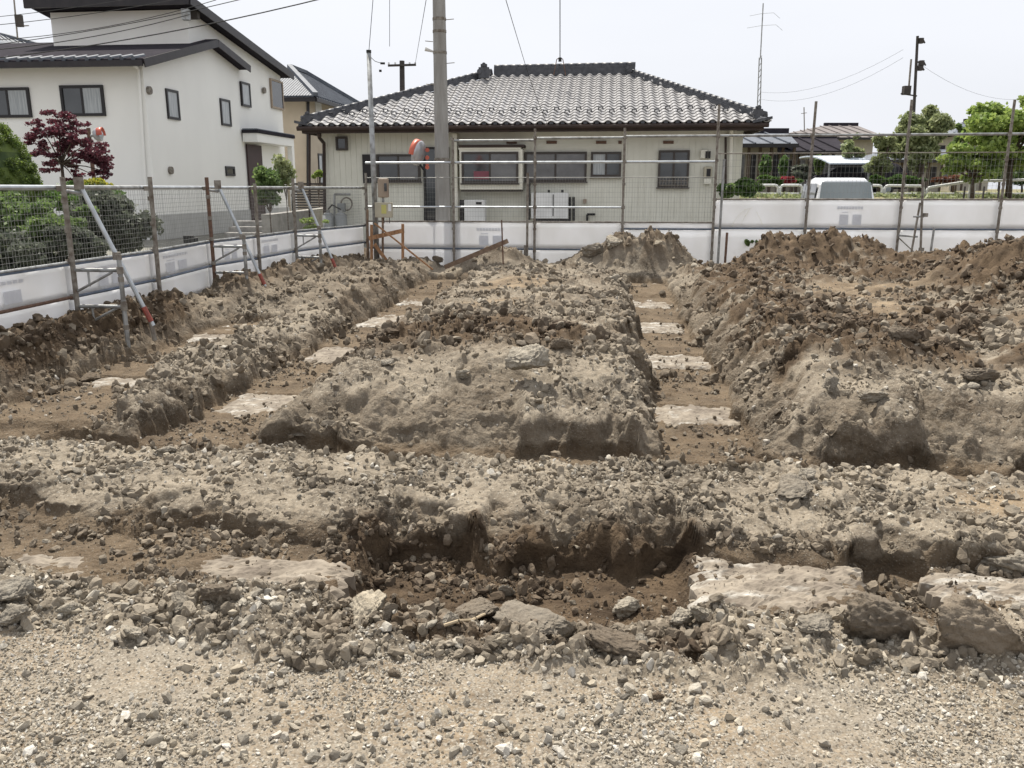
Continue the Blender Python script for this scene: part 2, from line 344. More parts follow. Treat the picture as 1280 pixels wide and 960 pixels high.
    brown = np.clip(blob(s, t, -1.1, 7.55, 1.25, .75, 2) + .9 * LB * ss(5.8, 6.5, t) + .35 * LB2 + 1.0 * Rm * ss(-.35, .15, med + .6 * fbm(s * .6, t * .6, 2, 77)) * ss(6.4, 7.2, t)
                    + .9 * blob(s, t, 5.9, 12.6, 2.0, 3.0, 2) + .8 * blob(s, t, 3.45, 16, 1.6, 1.2, 2) * .6 + .95 * win(-1.25, .5, s, .1) * win(3.25, 4.1, wt, .1)
                    + .55 * floor + .45 * C * ss(-.05, .3, med) * ss(7, 8, t) + .35 * cut * (1 - floor) + .95 * blob(s, t, -.55, 2.84, .42, .13, 2) + .85 * blob(s, t, .25, 2.80, .26, .14, 2) + .8 * blob(s, t, -1.75, 3.1, .22, .12, 2), 0, 1)
    brown = np.maximum(brown * (1 - .75 * flat), .7 * np.clip(heaps * 1.8, 0, 1) * ss(-.35, .15, med))
    H = H + rough * (.030 * fbm(s * 3.4, t * 3.4, 3, 41) + .022 * np.abs(fbm(s * 7, t * 7, 3, 45)) * 1.0)
    wx = s + .05 * fbm(s * 8, t * 8, 2, 91); wy = t + .05 * fbm(s * 8 + 9, t * 8, 2, 93)
    lum = .5 + .75 * ss(-.25, .3, fbm(s * 1.5, t * 1.5, 3, 95))
    hp = np.clip(heaps * 2.2, 0, 1) * (t > 10); rough = rough * (1 + .15 * hp); lum = np.maximum(lum, .8 * hp)
    hb = H.copy()
    H = H - .022 * rough
    H = H + rough * (.42 + .60 * brown) * lum * (.075 * block(wx * 4.4, wy * 4.4, 51, .5) + .058 * block(wx * 9.5 + 3, wy * 9.5, 55, .65) + .034 * block(wx * 20, wy * 20 + 5, 59, .7))
    H = H + (.004 + .010 * rough) * fbm(s * 22, t * 22, 3, 63) + (.006 * floor + .005 * grav + .004) * clod(s * 26, t * 26, 67, .5) * 1.0
    return H, dict(brown=brown, floor=floor * (1 - .6 * brown), flat=flat, grav=grav, berm=bb, rough=rough, cut=cut, floor0=floor, hb=hb, facing=ss(3.9, 4.0, t) * (1 - ss(4.4, 4.6, t)) + ss(5.5, 5.6, t) * (1 - ss(6.1, 6.3, t)))

def site_z(s, t):
    H, _ = site(np.array([float(s)]), np.array([float(t)])); return float(H[0])

def polar_sheet():
    c0 = np.array([0., -1.0])
    rr = [2.25]
    while rr[-1] < 19.6: rr.append(rr[-1] + .0021 * rr[-1] * (.52 if 4.85 < rr[-1] < 7.2 else 1.0 if rr[-1] < 8 else 1.2))
    rr = [0.01, .8, 1.6] + rr + [20.5, 22, 25, 30, 40, 60, 100, 200, 500, 1500]
    fine = np.arange(-.70, .70001, .0019); n2 = 50
    coarse = np.linspace(.70, 2 * math.pi - .70, n2 + 2)[1:-1]
    th = np.concatenate([fine, coarse]); nr, na = len(rr), len(th)
    rr = np.array(rr); X = c0[0] + rr[:, None] * np.sin(th)[None, :]; Y = c0[1] + rr[:, None] * np.cos(th)[None, :]
    s = X * cA - Y * sA; t = X * sA + Y * cA
    act = (Y > .8) & (t < 18.6) & (np.abs(X) < .95 * Y + 1)
    Z = np.zeros_like(X); A = {k: np.zeros(X.shape, np.float32) for k in ('brown', 'floor', 'flat', 'grav', 'berm', 'cut')}
    h, m = site(s[act], t[act])
    # past the side fence and the back fence the ground is level
    edge = 1 - ss(17.9, 18.3, t[act]); Z[act] = h * edge * (1 - ss(7.8, 9.5, s[act]))
    for k in A: A[k][act] = m[k]
    sw = s[act] ; wallm = np.clip(m['cut'] * 2.2, 0, 1) * (1 - m['floor0']) * (1 - m['grav'])
    ffl = np.where(t[act] < 4.6, -.2, -.25); dt_ = wallm * (-.22 * np.clip(m['hb'] - ffl, 0, .22) * (np.abs(m['facing'])) + .05 * fbm(sw * 2.5, m['hb'] * 7, 2, 121)); ds_ = wallm * .02 * fbm(t[act] * 3, m['hb'] * 7, 2, 131)
    X[act] += ds_ * cA + dt_ * sA; Y[act] += dt_ * cA - ds_ * sA
    out = ~act; 
    sl = fence_s(t) - .2
    lf = ss(0, .15, sl - s) * ss(3, 5, t) * (1 - ss(40, 60, t)); Z = Z * (1 - lf) + .2 * lf
    road = np.zeros(X.shape, np.float32); road[(t > 18.2) | (lf > .5)] = 1; A['away'] = road
    V = np.stack([X, Y, Z], -1).reshape(-1, 3)
    i = np.arange(nr - 1)[:, None] * na; j = np.arange(na)[None, :]; j2 = (j + 1) % na
    Q = np.stack([i + j, i + j2, i + na + j2, i + na + j], -1).reshape(-1, 4)[:, ::-1]
    me = bpy.data.meshes.new('ground')
    me.vertices.add(len(V)); me.vertices.foreach_set('co', V.ravel().astype(np.float32))
    me.loops.add(Q.size); me.loops.foreach_set('vertex_index', Q.ravel().astype(np.int32))
    me.polygons.add(len(Q)); me.polygons.foreach_set('loop_start', np.arange(0, Q.size, 4, dtype=np.int32))
    me.polygons.foreach_set('loop_total', np.full(len(Q), 4, np.int32))
    me.polygons.foreach_set('use_smooth', np.ones(len(Q), bool))
    me.update(); me.validate()
    for k, a in A.items():
        at = me.attributes.new(k, 'FLOAT', 'POINT'); at.data.foreach_set('value', a.ravel().astype(np.float32))
    ob = bpy.data.objects.new('ground', me); COL.objects.link(ob)
    return tag(ob, kind='structure')

def soil_colour(n, brown, get):
    """shared soil colour: grey dirt, brown clay, tan floors"""
    L = n.links.new
    ge = n.nodes.new('ShaderNodeNewGeometry')
    def noise(sc, det=5, st=(1, 1, 1)):
        t = n.nodes.new('ShaderNodeTexNoise'); t.inputs['Scale'].default_value = sc; t.inputs['Detail'].default_value = det
        t.inputs['Roughness'].default_value = .62
        if st != (1, 1, 1):
            m = n.nodes.new('ShaderNodeMapping'); m.inputs['Scale'].default_value = st; L(ge.outputs['Position'], m.inputs['Vector']); L(m.outputs['Vector'], t.inputs['Vector'])
        else: L(ge.outputs['Position'], t.inputs['Vector'])
        return t.outputs['Fac']
    def ramp(fac, a, b, p0=.3, p1=.7):
        r = n.nodes.new('ShaderNodeValToRGB'); r.color_ramp.elements[0].position = p0; r.color_ramp.elements[1].position = p1
        r.color_ramp.elements[0].color = (*a, 1); r.color_ramp.elements[1].color = (*b, 1); L(fac, r.inputs['Fac']); return r.outputs['Color']
    def mixc(f, a, b):
        m = n.nodes.new('ShaderNodeMix'); m.data_type = 'RGBA'; L(f, m.inputs['Factor']); L(a, m.inputs['A']); L(b, m.inputs['B']); return m.outputs['Result']
    return noise, ramp, mixc
def attr(n, name, typ='GEOMETRY'):
    a = n.nodes.new('ShaderNodeAttribute'); a.attribute_name = name; a.attribute_type = typ; return a.outputs['Fac']
def ground_material():
    m, n, b = nodes('site_soil'); L = n.links.new
    noise, ramp, mixc = soil_colour(n, None, None)
    grey = ramp(noise(1.6, 12), GREY0, GREY1, .38, .58)
    grey = mixc(ramp(noise(28, 6), (0, 0, 0), (1, 1, 1), .45, .7), grey, ramp(noise(60, 3), GREY2, GREY1, .3, .7))
    brn = ramp(noise(5, 8), BRN0, BRN1, .3, .7)
    tan = ramp(noise(3, 9, (1, 1, 1)), TAN0, TAN1, .36, .62)
    gra = mixc(ramp(noise(1.3, 6), (0, 0, 0), (1, 1, 1), .43, .60), ramp(noise(8, 8), (.15, .115, .08), (.29, .228, .158), .35, .62), ramp(noise(6, 6), GREY1, GRV1, .35, .6))
    gra = mixc(ramp(noise(70, 4), (0, 0, 0), (1, 1, 1), .42, .6), gra, ramp(noise(110, 2), GREY0, GRV2, .35, .65))
    def wob(k, lo=.35, hi=.65, amt=.5):
        a = n.nodes.new('ShaderNodeMath'); a.operation = 'MULTIPLY_ADD'; L(noise(9, 6), a.inputs[0]); a.inputs[1].default_value = amt; L(attr(n, k), a.inputs[2])
        r = n.nodes.new('ShaderNodeMapRange'); L(a.outputs[0], r.inputs['Value']); r.inputs['From Min'].default_value = lo + amt * .5 - .1; r.inputs['From Max'].default_value = hi + amt * .5; return r.outputs['Result']
    c = mixc(wob('flat', .2, .8), grey, tan)
    c = mixc(wob('floor', .2, .8), c, tan)
    c = mixc(wob('grav', .3, .7), c, gra)
    c = mixc(wob('brown', .1, .95, .7), c, brn)
    c = mixc(wob('away', .4, .6, 0.), c, ramp(noise(4, 5), (.15, .15, .13), (.24, .23, .2)))
    # crumbs of pale stone too small to model
    vo = n.nodes.new('ShaderNodeTexVoronoi'); vo.inputs['Scale'].default_value = 95
    ge = n.nodes.new('ShaderNodeNewGeometry'); L(ge.outputs['Position'], vo.inputs['Vector'])
    sep = n.nodes.new('ShaderNodeSeparateColor'); L(vo.outputs['Color'], sep.inputs[0])
    st = ramp(sep.outputs[1], GREY0, GRV3, .1, .9)
    pick = n.nodes.new('ShaderNodeMath'); pick.operation = 'GREATER_THAN'; pick.inputs[1].default_value = .62; L(sep.outputs[0], pick.inputs[0])
    dd = n.nodes.new('ShaderNodeMath'); dd.operation = 'LESS_THAN'; dd.inputs[1].default_value = .42; L(vo.outputs['Distance'], dd.inputs[0])
    mu = n.nodes.new('ShaderNodeMath'); mu.operation = 'MULTIPLY'; L(pick.outputs[0], mu.inputs[0]); L(dd.outputs[0], mu.inputs[1])
    mu2 = n.nodes.new('ShaderNodeMath'); mu2.operation = 'MULTIPLY'; L(mu.outputs[0], mu2.inputs[0]); ib = n.nodes.new('ShaderNodeMath'); ib.operation = 'MULTIPLY_ADD'; ib.inputs[1].default_value = -.6; ib.inputs[2].default_value = .55; ib.use_clamp = True; L(attr(n, 'brown'), ib.inputs[0]); L(ib.outputs[0], mu2.inputs[1])
    c = mixc(mu2.outputs[0], c, st)
    L(c, b.inputs['Base Color']); b.inputs['Roughness'].default_value = .95; b.inputs['Specular IOR Level'].default_value = .15
    b0 = n.nodes.new('ShaderNodeBump'); b0.inputs['Distance'].default_value = .05; L(noise(16, 7), b0.inputs['Height']); cm_ = n.nodes.new('ShaderNodeMath'); cm_.operation = 'MULTIPLY_ADD'; cm_.inputs[1].default_value = .75; cm_.inputs[2].default_value = .1; cm_.use_clamp = True; L(attr(n, 'cut'), cm_.inputs[0]); L(cm_.outputs[0], b0.inputs['Strength'])
    b1 = n.nodes.new('ShaderNodeBump'); b1.inputs['Strength'].default_value = .9; b1.inputs['Distance'].default_value = .012; L(noise(45, 6), b1.inputs['Height']); L(b0.outputs['Normal'], b1.inputs['Normal'])
    b2 = n.nodes.new('ShaderNodeBump'); b2.inputs['Strength'].default_value = .7; b2.inputs['Distance'].default_value = .004; L(mu.outputs[0], b2.inputs['Height'])
    L(b1.outputs['Normal'], b2.inputs['Normal']); L(b2.outputs['Normal'], b.inputs['Normal'])
    return m
GREY0, GREY1, GREY2 = (.090, .074, .056), (.243, .206, .158), (.318, .277, .218)
BRN0, BRN1 = (.042, .029, .019), (.135, .096, .061)
TAN0, TAN1 = (.105, .078, .052), (.258, .198, .132)
GRV1, GRV2, GRV3 = (.235, .204, .162), (.36, .325, .27), (.45, .415, .35)
ground = polar_sheet(); ground.data.materials.append(ground_material())

# ------------------------------------------------------------------ stones
def stone_mat(name, kind):
    m, n, b = nodes(name); L = n.links.new
    noise, ramp, mixc = soil_colour(n, None, None)
    typ = 'INSTANCER' if kind != 'object' else 'OBJECT'
    if kind == 'object':
        oi = n.nodes.new('ShaderNodeObjectInfo'); tn_ = n.nodes.new('ShaderNodeAttribute'); tn_.attribute_name = 'tone'; tn_.attribute_type = 'OBJECT'; rnd = tn_.outputs['Fac']
        br = n.nodes.new('ShaderNodeAttribute'); br.attribute_name = 'brown'; br.attribute_type = 'OBJECT'; brf = br.outputs['Fac']
    else:
        rnd = attr(n, 'tint', 'INSTANCER'); brf = attr(n, 'brn', 'INSTANCER')
    r = n.nodes.new('ShaderNodeValToRGB'); cr = r.color_ramp; L(rnd, r.inputs['Fac'])
    cols = [(0, (.10, .095, .088)), (.12, (.17, .155, .13)), (.32, (.255, .23, .19)), (.55, (.345, .315, .262)), (.75, (.41, .355, .27)), (.9, (.48, .445, .38)), (1, (.64, .61, .55))]
    cr.elements[0].position = 0; cr.elements[0].color = (*cols[0][1], 1); cr.elements[1].position = 1; cr.elements[1].color = (*cols[-1][1], 1)
    for p, c in cols[1:-1]: e = cr.elements.new(p); e.color = (*c, 1)
    g = mixc(ramp(noise(30, 5), (0, 0, 0), (.6, .6, .6), .35, .7), r.outputs['Color'], ramp(noise(12, 4), GREY0, GREY1))
    bb = ramp(rnd, BRN0, (.20, .158, .115), 0, 1)
    bb = mixc(ramp(noise(14, 4), (0, 0, 0), (.7, .7, .7), .4, .7), bb, ramp(noise(22, 4), BRN0, BRN1))
    if kind == 'clod':                      # a crumb of the same earth it lies on
        g = mixc(rnd, ramp(noise(1.6, 10), GREY0, GREY1, .36, .58), ramp(noise(16, 5), GREY1, GREY2, .35, .7))
    c = mixc(brf, g, bb)
    L(c, b.inputs['Base Color']); b.inputs['Roughness'].default_value = .9; b.inputs['Specular IOR Level'].default_value = .2
    bp = n.nodes.new('ShaderNodeBump'); bp.inputs['Strength'].default_value = 1.0 if kind == 'object' else .8; bp.inputs['Distance'].default_value = .02 if kind == 'object' else .008; L(noise(42 if kind == 'object' else 70, 8), bp.inputs['Height'])
    L(bp.outputs['Normal'], b.inputs['Normal'])
    return m
SM = stone_mat('loose_stone', 'inst'); SC = stone_mat('earth_crumb', 'clod'); SO = stone_mat('lump', 'object')

def rock_mesh(name, seed, kind, m):
    r = random.Random(seed); bm = bmesh.new()
    if kind == 'chip':
        e = (1, r.uniform(.6, .95), r.uniform(.35, .75))
        for _ in range(15):
            v = Vector((r.gauss(0, 1), r.gauss(0, 1), r.gauss(0, 1))).normalized() * r.uniform(.8, 1.05)
            bm.verts.new((v.x * e[0], v.y * e[1], v.z * e[2]))
        bmesh.ops.convex_hull(bm, input=bm.verts)
        bmesh.ops.delete(bm, geom=[v for v in bm.verts if not v.link_faces], context='VERTS')
    else:
        bmesh.ops.create_icosphere(bm, subdivisions={'clod': 2, 'med': 3, 'big': 5}[kind], radius=1)
        pl = [(Vector((r.gauss(0, 1), r.gauss(0, 1), r.gauss(0, 1))).normalized(), r.uniform(.42, .8)) for _ in range(8 if kind == 'clod' else 10)]
        off = Vector((r.uniform(0, 50), r.uniform(0, 50), 0))
        from mathutils import noise as mn
        e = Vector((1, r.uniform(.55, .95), r.uniform(.45, .8))) if kind == 'clod' else Vector((1, r.uniform(.7, .95), r.uniform(.6, .85)))
        for v in bm.verts:
            p = v.co.copy()
            for d, q in pl:
                k = p.dot(d)
                if k > q: p -= d * (k - q) * .96
            f = 1 + (.30 if kind == 'clod' else .16) * mn.noise(v.co * 1.7 + off) + (.26 if kind == 'clod' else .13) * mn.noise(v.co * 4.2 + off)
            if kind != 'clod':
                vd = mn.voronoi(v.co * 2.6 + off + Vector((mn.noise(v.co * 5), mn.noise(v.co * 5 + off), 0)) * .25)[0]; v2 = mn.voronoi(v.co * 6.5 + off)[0]
                f += .10 * mn.noise(v.co * 9 + off) + .05 * mn.noise(v.co * 19 + off) - .05 * max(0, 1 - (vd[1] - vd[0]) / .12) - .035 * max(0, 1 - (v2[1] - v2[0]) / .2) + .04 * mn.noise(v.co * 38 + off)
            v.co = Vector((p.x * e.x, p.y * e.y, p.z * e.z)) * f
    bmesh.ops.recalc_face_normals(bm, faces=bm.faces)
    me = bpy.data.meshes.new(name); bm.to_mesh(me); bm.free(); me.materials.append(m)
    if kind != 'chip' and kind != 'clod': me.polygons.foreach_set('use_smooth', [True] * len(me.polygons))
    return me
cchip = bpy.data.collections.new('stone_shapes'); cclod = bpy.data.collections.new('clod_shapes')
for i in range(14): cchip.objects.link(bpy.data.objects.new('stone_shape', rock_mesh('stone_shape', i, 'chip', SM)))
for i in range(14): cclod.objects.link(bpy.data.objects.new('clod_shape', rock_mesh('clod_shape', 50 + i, 'clod', SC)))

def scatter(name, coll, P, rot, scl, tint, brn, label, cat):
    n_ = len(P); me = bpy.data.meshes.new(name); me.vertices.add(n_); me.vertices.foreach_set('co', P.astype(np.float32).ravel())
    for k, a, ty, f in (('rot', rot, 'FLOAT_VECTOR', 'vector'), ('scl', scl, 'FLOAT_VECTOR', 'vector'), ('tin', tint, 'FLOAT', 'value'), ('bro', brn, 'FLOAT', 'value')):
        me.attributes.new(k, ty, 'POINT').data.foreach_set(f, a.astype(np.float32).ravel())
    me.attributes.new('pick', 'INT', 'POINT').data.foreach_set('value', rng.integers(0, 14, n_).astype(np.int32))
    ob = bpy.data.objects.new(name, me); COL.objects.link(ob); tag(ob, label, cat, kind='stuff')
    ng = bpy.data.node_groups.new(name, 'GeometryNodeTree')
    ng.interface.new_socket('Geometry', in_out='INPUT', socket_type='NodeSocketGeometry'); ng.interface.new_socket('Geometry', in_out='OUTPUT', socket_type='NodeSocketGeometry')
    N = ng.nodes.new; gi = N('NodeGroupInput'); go = N('NodeGroupOutput'); K = ng.links.new
    def at(nm, ty):
        a = N('GeometryNodeInputNamedAttribute'); a.data_type = ty; a.inputs['Name'].default_value = nm; return a.outputs['Attribute']
    ip = N('GeometryNodeInstanceOnPoints'); ci = N('GeometryNodeCollectionInfo'); ci.inputs['Collection'].default_value = coll
    ci.inputs['Separate Children'].default_value = True; ci.inputs['Reset Children'].default_value = True
    K(gi.outputs[0], ip.inputs['Points']); K(ci.outputs[0], ip.inputs['Instance']); ip.inputs['Pick Instance'].default_value = True
    K(at('pick', 'INT'), ip.inputs['Instance Index'])
    er = N('FunctionNodeEulerToRotation'); K(at('rot', 'FLOAT_VECTOR'), er.inputs[0]); K(er.outputs[0], ip.inputs['Rotation'])
    K(at('scl', 'FLOAT_VECTOR'), ip.inputs['Scale'])
    last = ip.outputs[0]
    for src, dst in (('tin', 'tint'), ('bro', 'brn')):
        sn = N('GeometryNodeStoreNamedAttribute'); sn.data_type = 'FLOAT'; sn.domain = 'INSTANCE'; sn.inputs['Name'].default_value = dst
        K(last, sn.inputs['Geometry']); K(at(src, 'FLOAT'), sn.inputs['Value']); last = sn.outputs[0]
    K(last, go.inputs[0])
    mo = ob.modifiers.new('scatter', 'NODES'); mo.node_group = ng
    return ob

PADPX = [(-60, 685, 112, 742, -.135, 'pale trodden slab at the left edge in the nearest trench', {}),
 (222, 690, 432, 742, -.12, 'tan slab with two white patches and a broken dark right edge in the nearest trench', {}),
 (868, 695, 1078, 757, -.12, 'tan slab with a bright white left edge in the nearest trench', dict(limeb=.05, sh=.05)),
 (1172, 716, 1400, 758, -.12, 'white rimmed slab at the right edge behind the big rounded clod', dict(limeb=.08)),
 (-40, 546, 52, 568, -.13, 'small white dusted slab at the left edge behind the grey berm', dict(limeb=.08)),
 (128, 458, 198, 481, -.09, 'narrow white patch of slab in the far left trench', dict(limeb=.1)),
 (244, 404, 322, 424, -.08, 'pale slab farthest along the far left trench', dict(limeb=.1)),
 (284, 484, 398, 515, -.215, 'nearest pale slab in the second trench from the left', dict(limeb=.05)),
 (388, 430, 470, 450, -.205, 'grey tan slab in the second trench, behind the nearest slab', {}),
 (452, 391, 520, 406, -.20, 'third pale slab along the second trench', dict(limeb=.08)),
 (500, 370, 551, 379, -.18, 'fourth pale slab along the second trench, small and thin', dict(limeb=.1)),
 (535, 349, 585, 357, -.13, 'fifth pale slab along the second trench', dict(limeb=.06)),
 (540, 341, 590, 346, -.09, 'farthest slab at the end of the second trench', dict(limeb=.06)),
 (814, 499, 925, 527, -.215, 'nearest slab in the long right trench, bright at its left corner', dict(limeb=.04)),
 (800, 441, 898, 457, -.205, 'second slab in the long right trench, with a bright near edge', dict(limeb=.08)),
 (782, 401, 852, 412, -.195, 'third slab in the long right trench', dict(limeb=.1)),
 (782, 373, 838, 382, -.17, 'fourth slab in the long right trench', dict(limeb=.1)),
 (780, 350, 830, 358, -.11, 'farthest slab in the long right trench below the spoil heap', dict(limeb=.04))]
PADS = []
for x0, y0, x1, y1, z, lb_, kw_ in PADPX:
    a = onz(x0, (y0 + y1) / 2, z); b = onz(x1, (y0 + y1) / 2, z); tn = onz((x0 + x1) / 2, y1, z)[1]; tf = onz((x0 + x1) / 2, y0, z)[1]
    PADS.append(((a[0] + b[0]) / 2, (tn + tf) / 2, abs(b[0] - a[0]), max(tf - tn, .16), z))
def sample(n, y0, y1, power=1.):
    """points over the site, denser towards the viewer's end"""
    u = rng.random(n); a = 1 - power
    Y = (y0 ** a + u * (y1 ** a - y0 ** a)) ** (1 / a) if abs(a) > 1e-6 else y0 * (y1 / y0) ** u
    X = (rng.random(n) * 2 - 1) * (Y * .70 + .25)
    s = X * cA - Y * sA; t = X * sA + Y * cA
    return X, Y, s, t
def layer(name, coll, n, y0, y1, power, r0, r1, rp, dens, label, cat, flat=1., lift=.25, paler=0.):
    X, Y, s, t = sample(n, y0, y1, power)
    ok = (t < 17.7) & (s > fence_s(t) + .02); X, Y, s, t = X[ok], Y[ok], s[ok], t[ok]
    H, m = site(s, t)
    k = rng.random(len(X)) < dens(s, t, m); X, Y, s, t, H = X[k], Y[k], s[k], t[k], H[k]; m = {a: b[k] for a, b in m.items()}
    q = len(X); r = r0 * (r1 / r0) ** (rng.random(q) ** rp)
    on = np.zeros(q, bool)
    for (cs_, ct_, w_, d_, z_) in PADS:
        k_ = (np.abs(s - cs_) < w_ * .49) & (np.abs(t - ct_) < d_ * .47); H = np.where(k_, np.maximum(H, z_ - .004), H); on |= k_
    keep = ~on | (rng.random(q) < .14); r = np.where(on, r * .55, r)
    P = np.stack([X, Y, H + r * lift], -1)
    rot = rng.random((q, 3)) * 6.283; rot[:, :2] *= .25 if flat < 1 else 1
    scl = r[:, None] * (.8 + .4 * rng.random((q, 3)))
    X, Y, H, r, rot, scl, P = X[keep], Y[keep], H[keep], r[keep], rot[keep], scl[keep], P[keep]; m = {a: b[keep] for a, b in m.items()}; q = len(X)
    br = np.clip(m['brown'] * 1.15 - .25 * rng.random(q), 0, 1) * (rng.random(q) < .9)
    ti = np.clip(rng.random(q) ** (1.25 - paler), 0, 1)
    return scatter(name, coll, P, rot, scl, ti, br, label, cat)
def pat(s, t, sc, sd): return .5 + fbm(s * sc, t * sc, 3, sd)
layer('gravel', cchip, 95000, 1.45, 3.7, 1.6, .003, .012, 1.5, lambda s, t, m: .12 + .88 * ss(.40, .66, pat(s, t, 1.3, 81)) * (m['grav'] + .5 * (1 - m['grav'])),
      'fine pale gravel strewn over the trodden ground in front', 'gravel', lift=.15, paler=.78)
layer('gravel', cchip, 30000, 1.45, 6.0, 1.3, .007, .030, 2.6, lambda s, t, m: (.05 + .34 * ss(.42, .70, pat(s, t, 1.1, 83)) * m['grav'] + .75 * win(2.62, 3.12, t, .1) + .7 * m['berm'] * ss(.4, .6, pat(s, t, 1.7, 84))) * (1 - .8 * m['floor']),
      'pebbles and angular stones along the rubble bank and the grey berm', 'gravel', lift=.25, paler=.62)
layer('rubble', cclod, 150000, 2.6, 9.5, 1.5, .0055, .046, 3.4, lambda s, t, m: np.clip((.07 + .70 * ss(.46, .72, pat(s, t, 2.2, 85))) * (m['rough'] + .2 * m['berm'] + .16 * m['floor0'] + .3 * m['cut']), 0, 1) * (1 - .9 * m['grav']),
      'small broken lumps of grey and brown soil on the nearer mounds', 'rubble', lift=.3)
layer('rubble', cclod, 110000, 7.0, 18.5, 1.1, .010, .085, 3.2, lambda s, t, m: np.clip((.08 + .70 * ss(.44, .70, pat(s, t, 1.6, 87))) * (m['rough'] + .12 * m['floor0']), 0, 1),
      'broken lumps of soil over the far mounds and spoil heaps', 'rubble', lift=.3)
layer('chippings', cchip, 16000, 4.5, 18.0, 1.4, .012, .035, 2.0, lambda s, t, m: .10 + .3 * m['rough'] + .35 * ss(-5, -3.4, s) * (1 - ss(-3.4, -2, s)),
      'pale stone chips scattered over the far trenches and mounds', 'stone chips', lift=.25, paler=.65)
# ------------------------------------------------------------------ site fences
def zat(px, py, t): return ont(px, py, t)[1]
def pipe(name, p, q, r, m, parent, n=8): return MB().tube(p, q, r, n=n).build(name, m, parent, smooth=False)
def clamp(p, parent, m='steel_old', d=.075):
    return MB().box(p, (d, d, d * 1.1), AX + .4).build('clamp', M[m], parent)
def mesh_panel(a, b, z0, z1a, parent, dv=.05, dh=.055, off=0.0):
    """welded wire panel between two plan points, z0 -> z1"""
    mb = MB(); a = Vector((a[0], a[1], 0)); b = Vector((b[0], b[1], 0)); L_ = (b - a).length; d = (b - a) / L_; n = d.cross(Vector((0, 0, 1)))
    k = int(L_ / dv)
    for i in range(k + 1):
        p = a + d * (i * L_ / k) + n * random.uniform(-.006, .006); mb.bar(p + Vector((0, 0, z0)), p + Vector((0, 0, z1a)) , .0024)
    h = int((z1a - z0) / dh)
    for j in range(h + 1):
        z = z0 + (z1a - z0) * j / h
        mb.bar(a + Vector((0, 0, z)), b + Vector((0, 0, z)), .003)
    return mb.build('wire_mesh', M['wire'], parent)
def sheet(a, b, z0, z1, parent, n, sag=.012, nx=14, nz=5):
    """slightly rippled plastic sheeting with real thickness"""
    mb = MB(); a = Vector((a[0], a[1], 0)); b = Vector((b[0], b[1], 0)); n = Vector(n); vs = []; sd = random.uniform(0, 9)
    for k in (0, .004):
        for j in range(nz + 1):
            for i in range(nx + 1):
                u, w = i / nx, j / nz
                r = sag * math.sin(u * 9 + sd + w * 2) * math.sin(w * 3.14) + sag * .5 * math.sin(u * 21 + w * 5 + sd * 2)
                vs.append(a + (b - a) * u + Vector((0, 0, z0 + (z1 - z0) * w)) - n * (r * math.sin(3.14 * u) + k))
    N = (nx + 1) * (nz + 1); fs = []
    for k in (0, 1):
        for j in range(nz):
            for i in range(nx):
                q = k * N + j * (nx + 1) + i; fs.append((q, q + 1, q + nx + 2, q + nx + 1))
    for i in range(nx): fs.append((i, i + 1, N + i + 1, N + i)); q = nz * (nx + 1) + i; fs.append((q, q + 1, N + q + 1, N + q))
    for j in range(nz): q = j * (nx + 1); fs.append((q, q + nx + 1, N + q + nx + 1, N + q)); q += nx; fs.append((q, q + nx + 1, N + q + nx + 1, N + q))
    mb.add(vs, fs); return mb.build('white_sheet', M['sheet'], parent, smooth=True)
def ghost_print(a, b, z0, z1, n, parent, u0=.28, u1=.75):
    a = Vector((a[0], a[1], 0)); b = Vector((b[0], b[1], 0)); n = Vector(n); mb = MB(); h = z1 - z0
    def q(x0, x1, y0, y1):
        P = []
        for o in (.014, .0165):
            for x, y in ((x0, y0), (x1, y0), (x1, y1), (x0, y1)): P.append(a + (b - a) * x + Vector((0, 0, z0 + h * y)) + n * o)
        mb.hexa(P)
    w = u1 - u0
    for k in range(9): q(u0 + w * k / 9, u0 + w * (k + .78) / 9, .68, .78)
    for k in range(2): q(u0 + .03 + .5 * w * k, u0 + .03 + .5 * w * k + .34 * w, .14, .50)
    for r_ in (.06, .56): q(u0 + .05, u0 + w * .42, r_, r_ + .03)
    return mb.build('faded_print', M['faded'], parent)

# left fence ------------------------------------------------------
LPX = [(-75, 353.5), (0, 344), (85, 330), (190, 315), (261, 302.5), (319, 296), (366, 290), (456, 282)]
LP = []
for px, py in LPX:
    z = .88; s_, t_ = onz(px, py, z); LP.append((s_, t_))
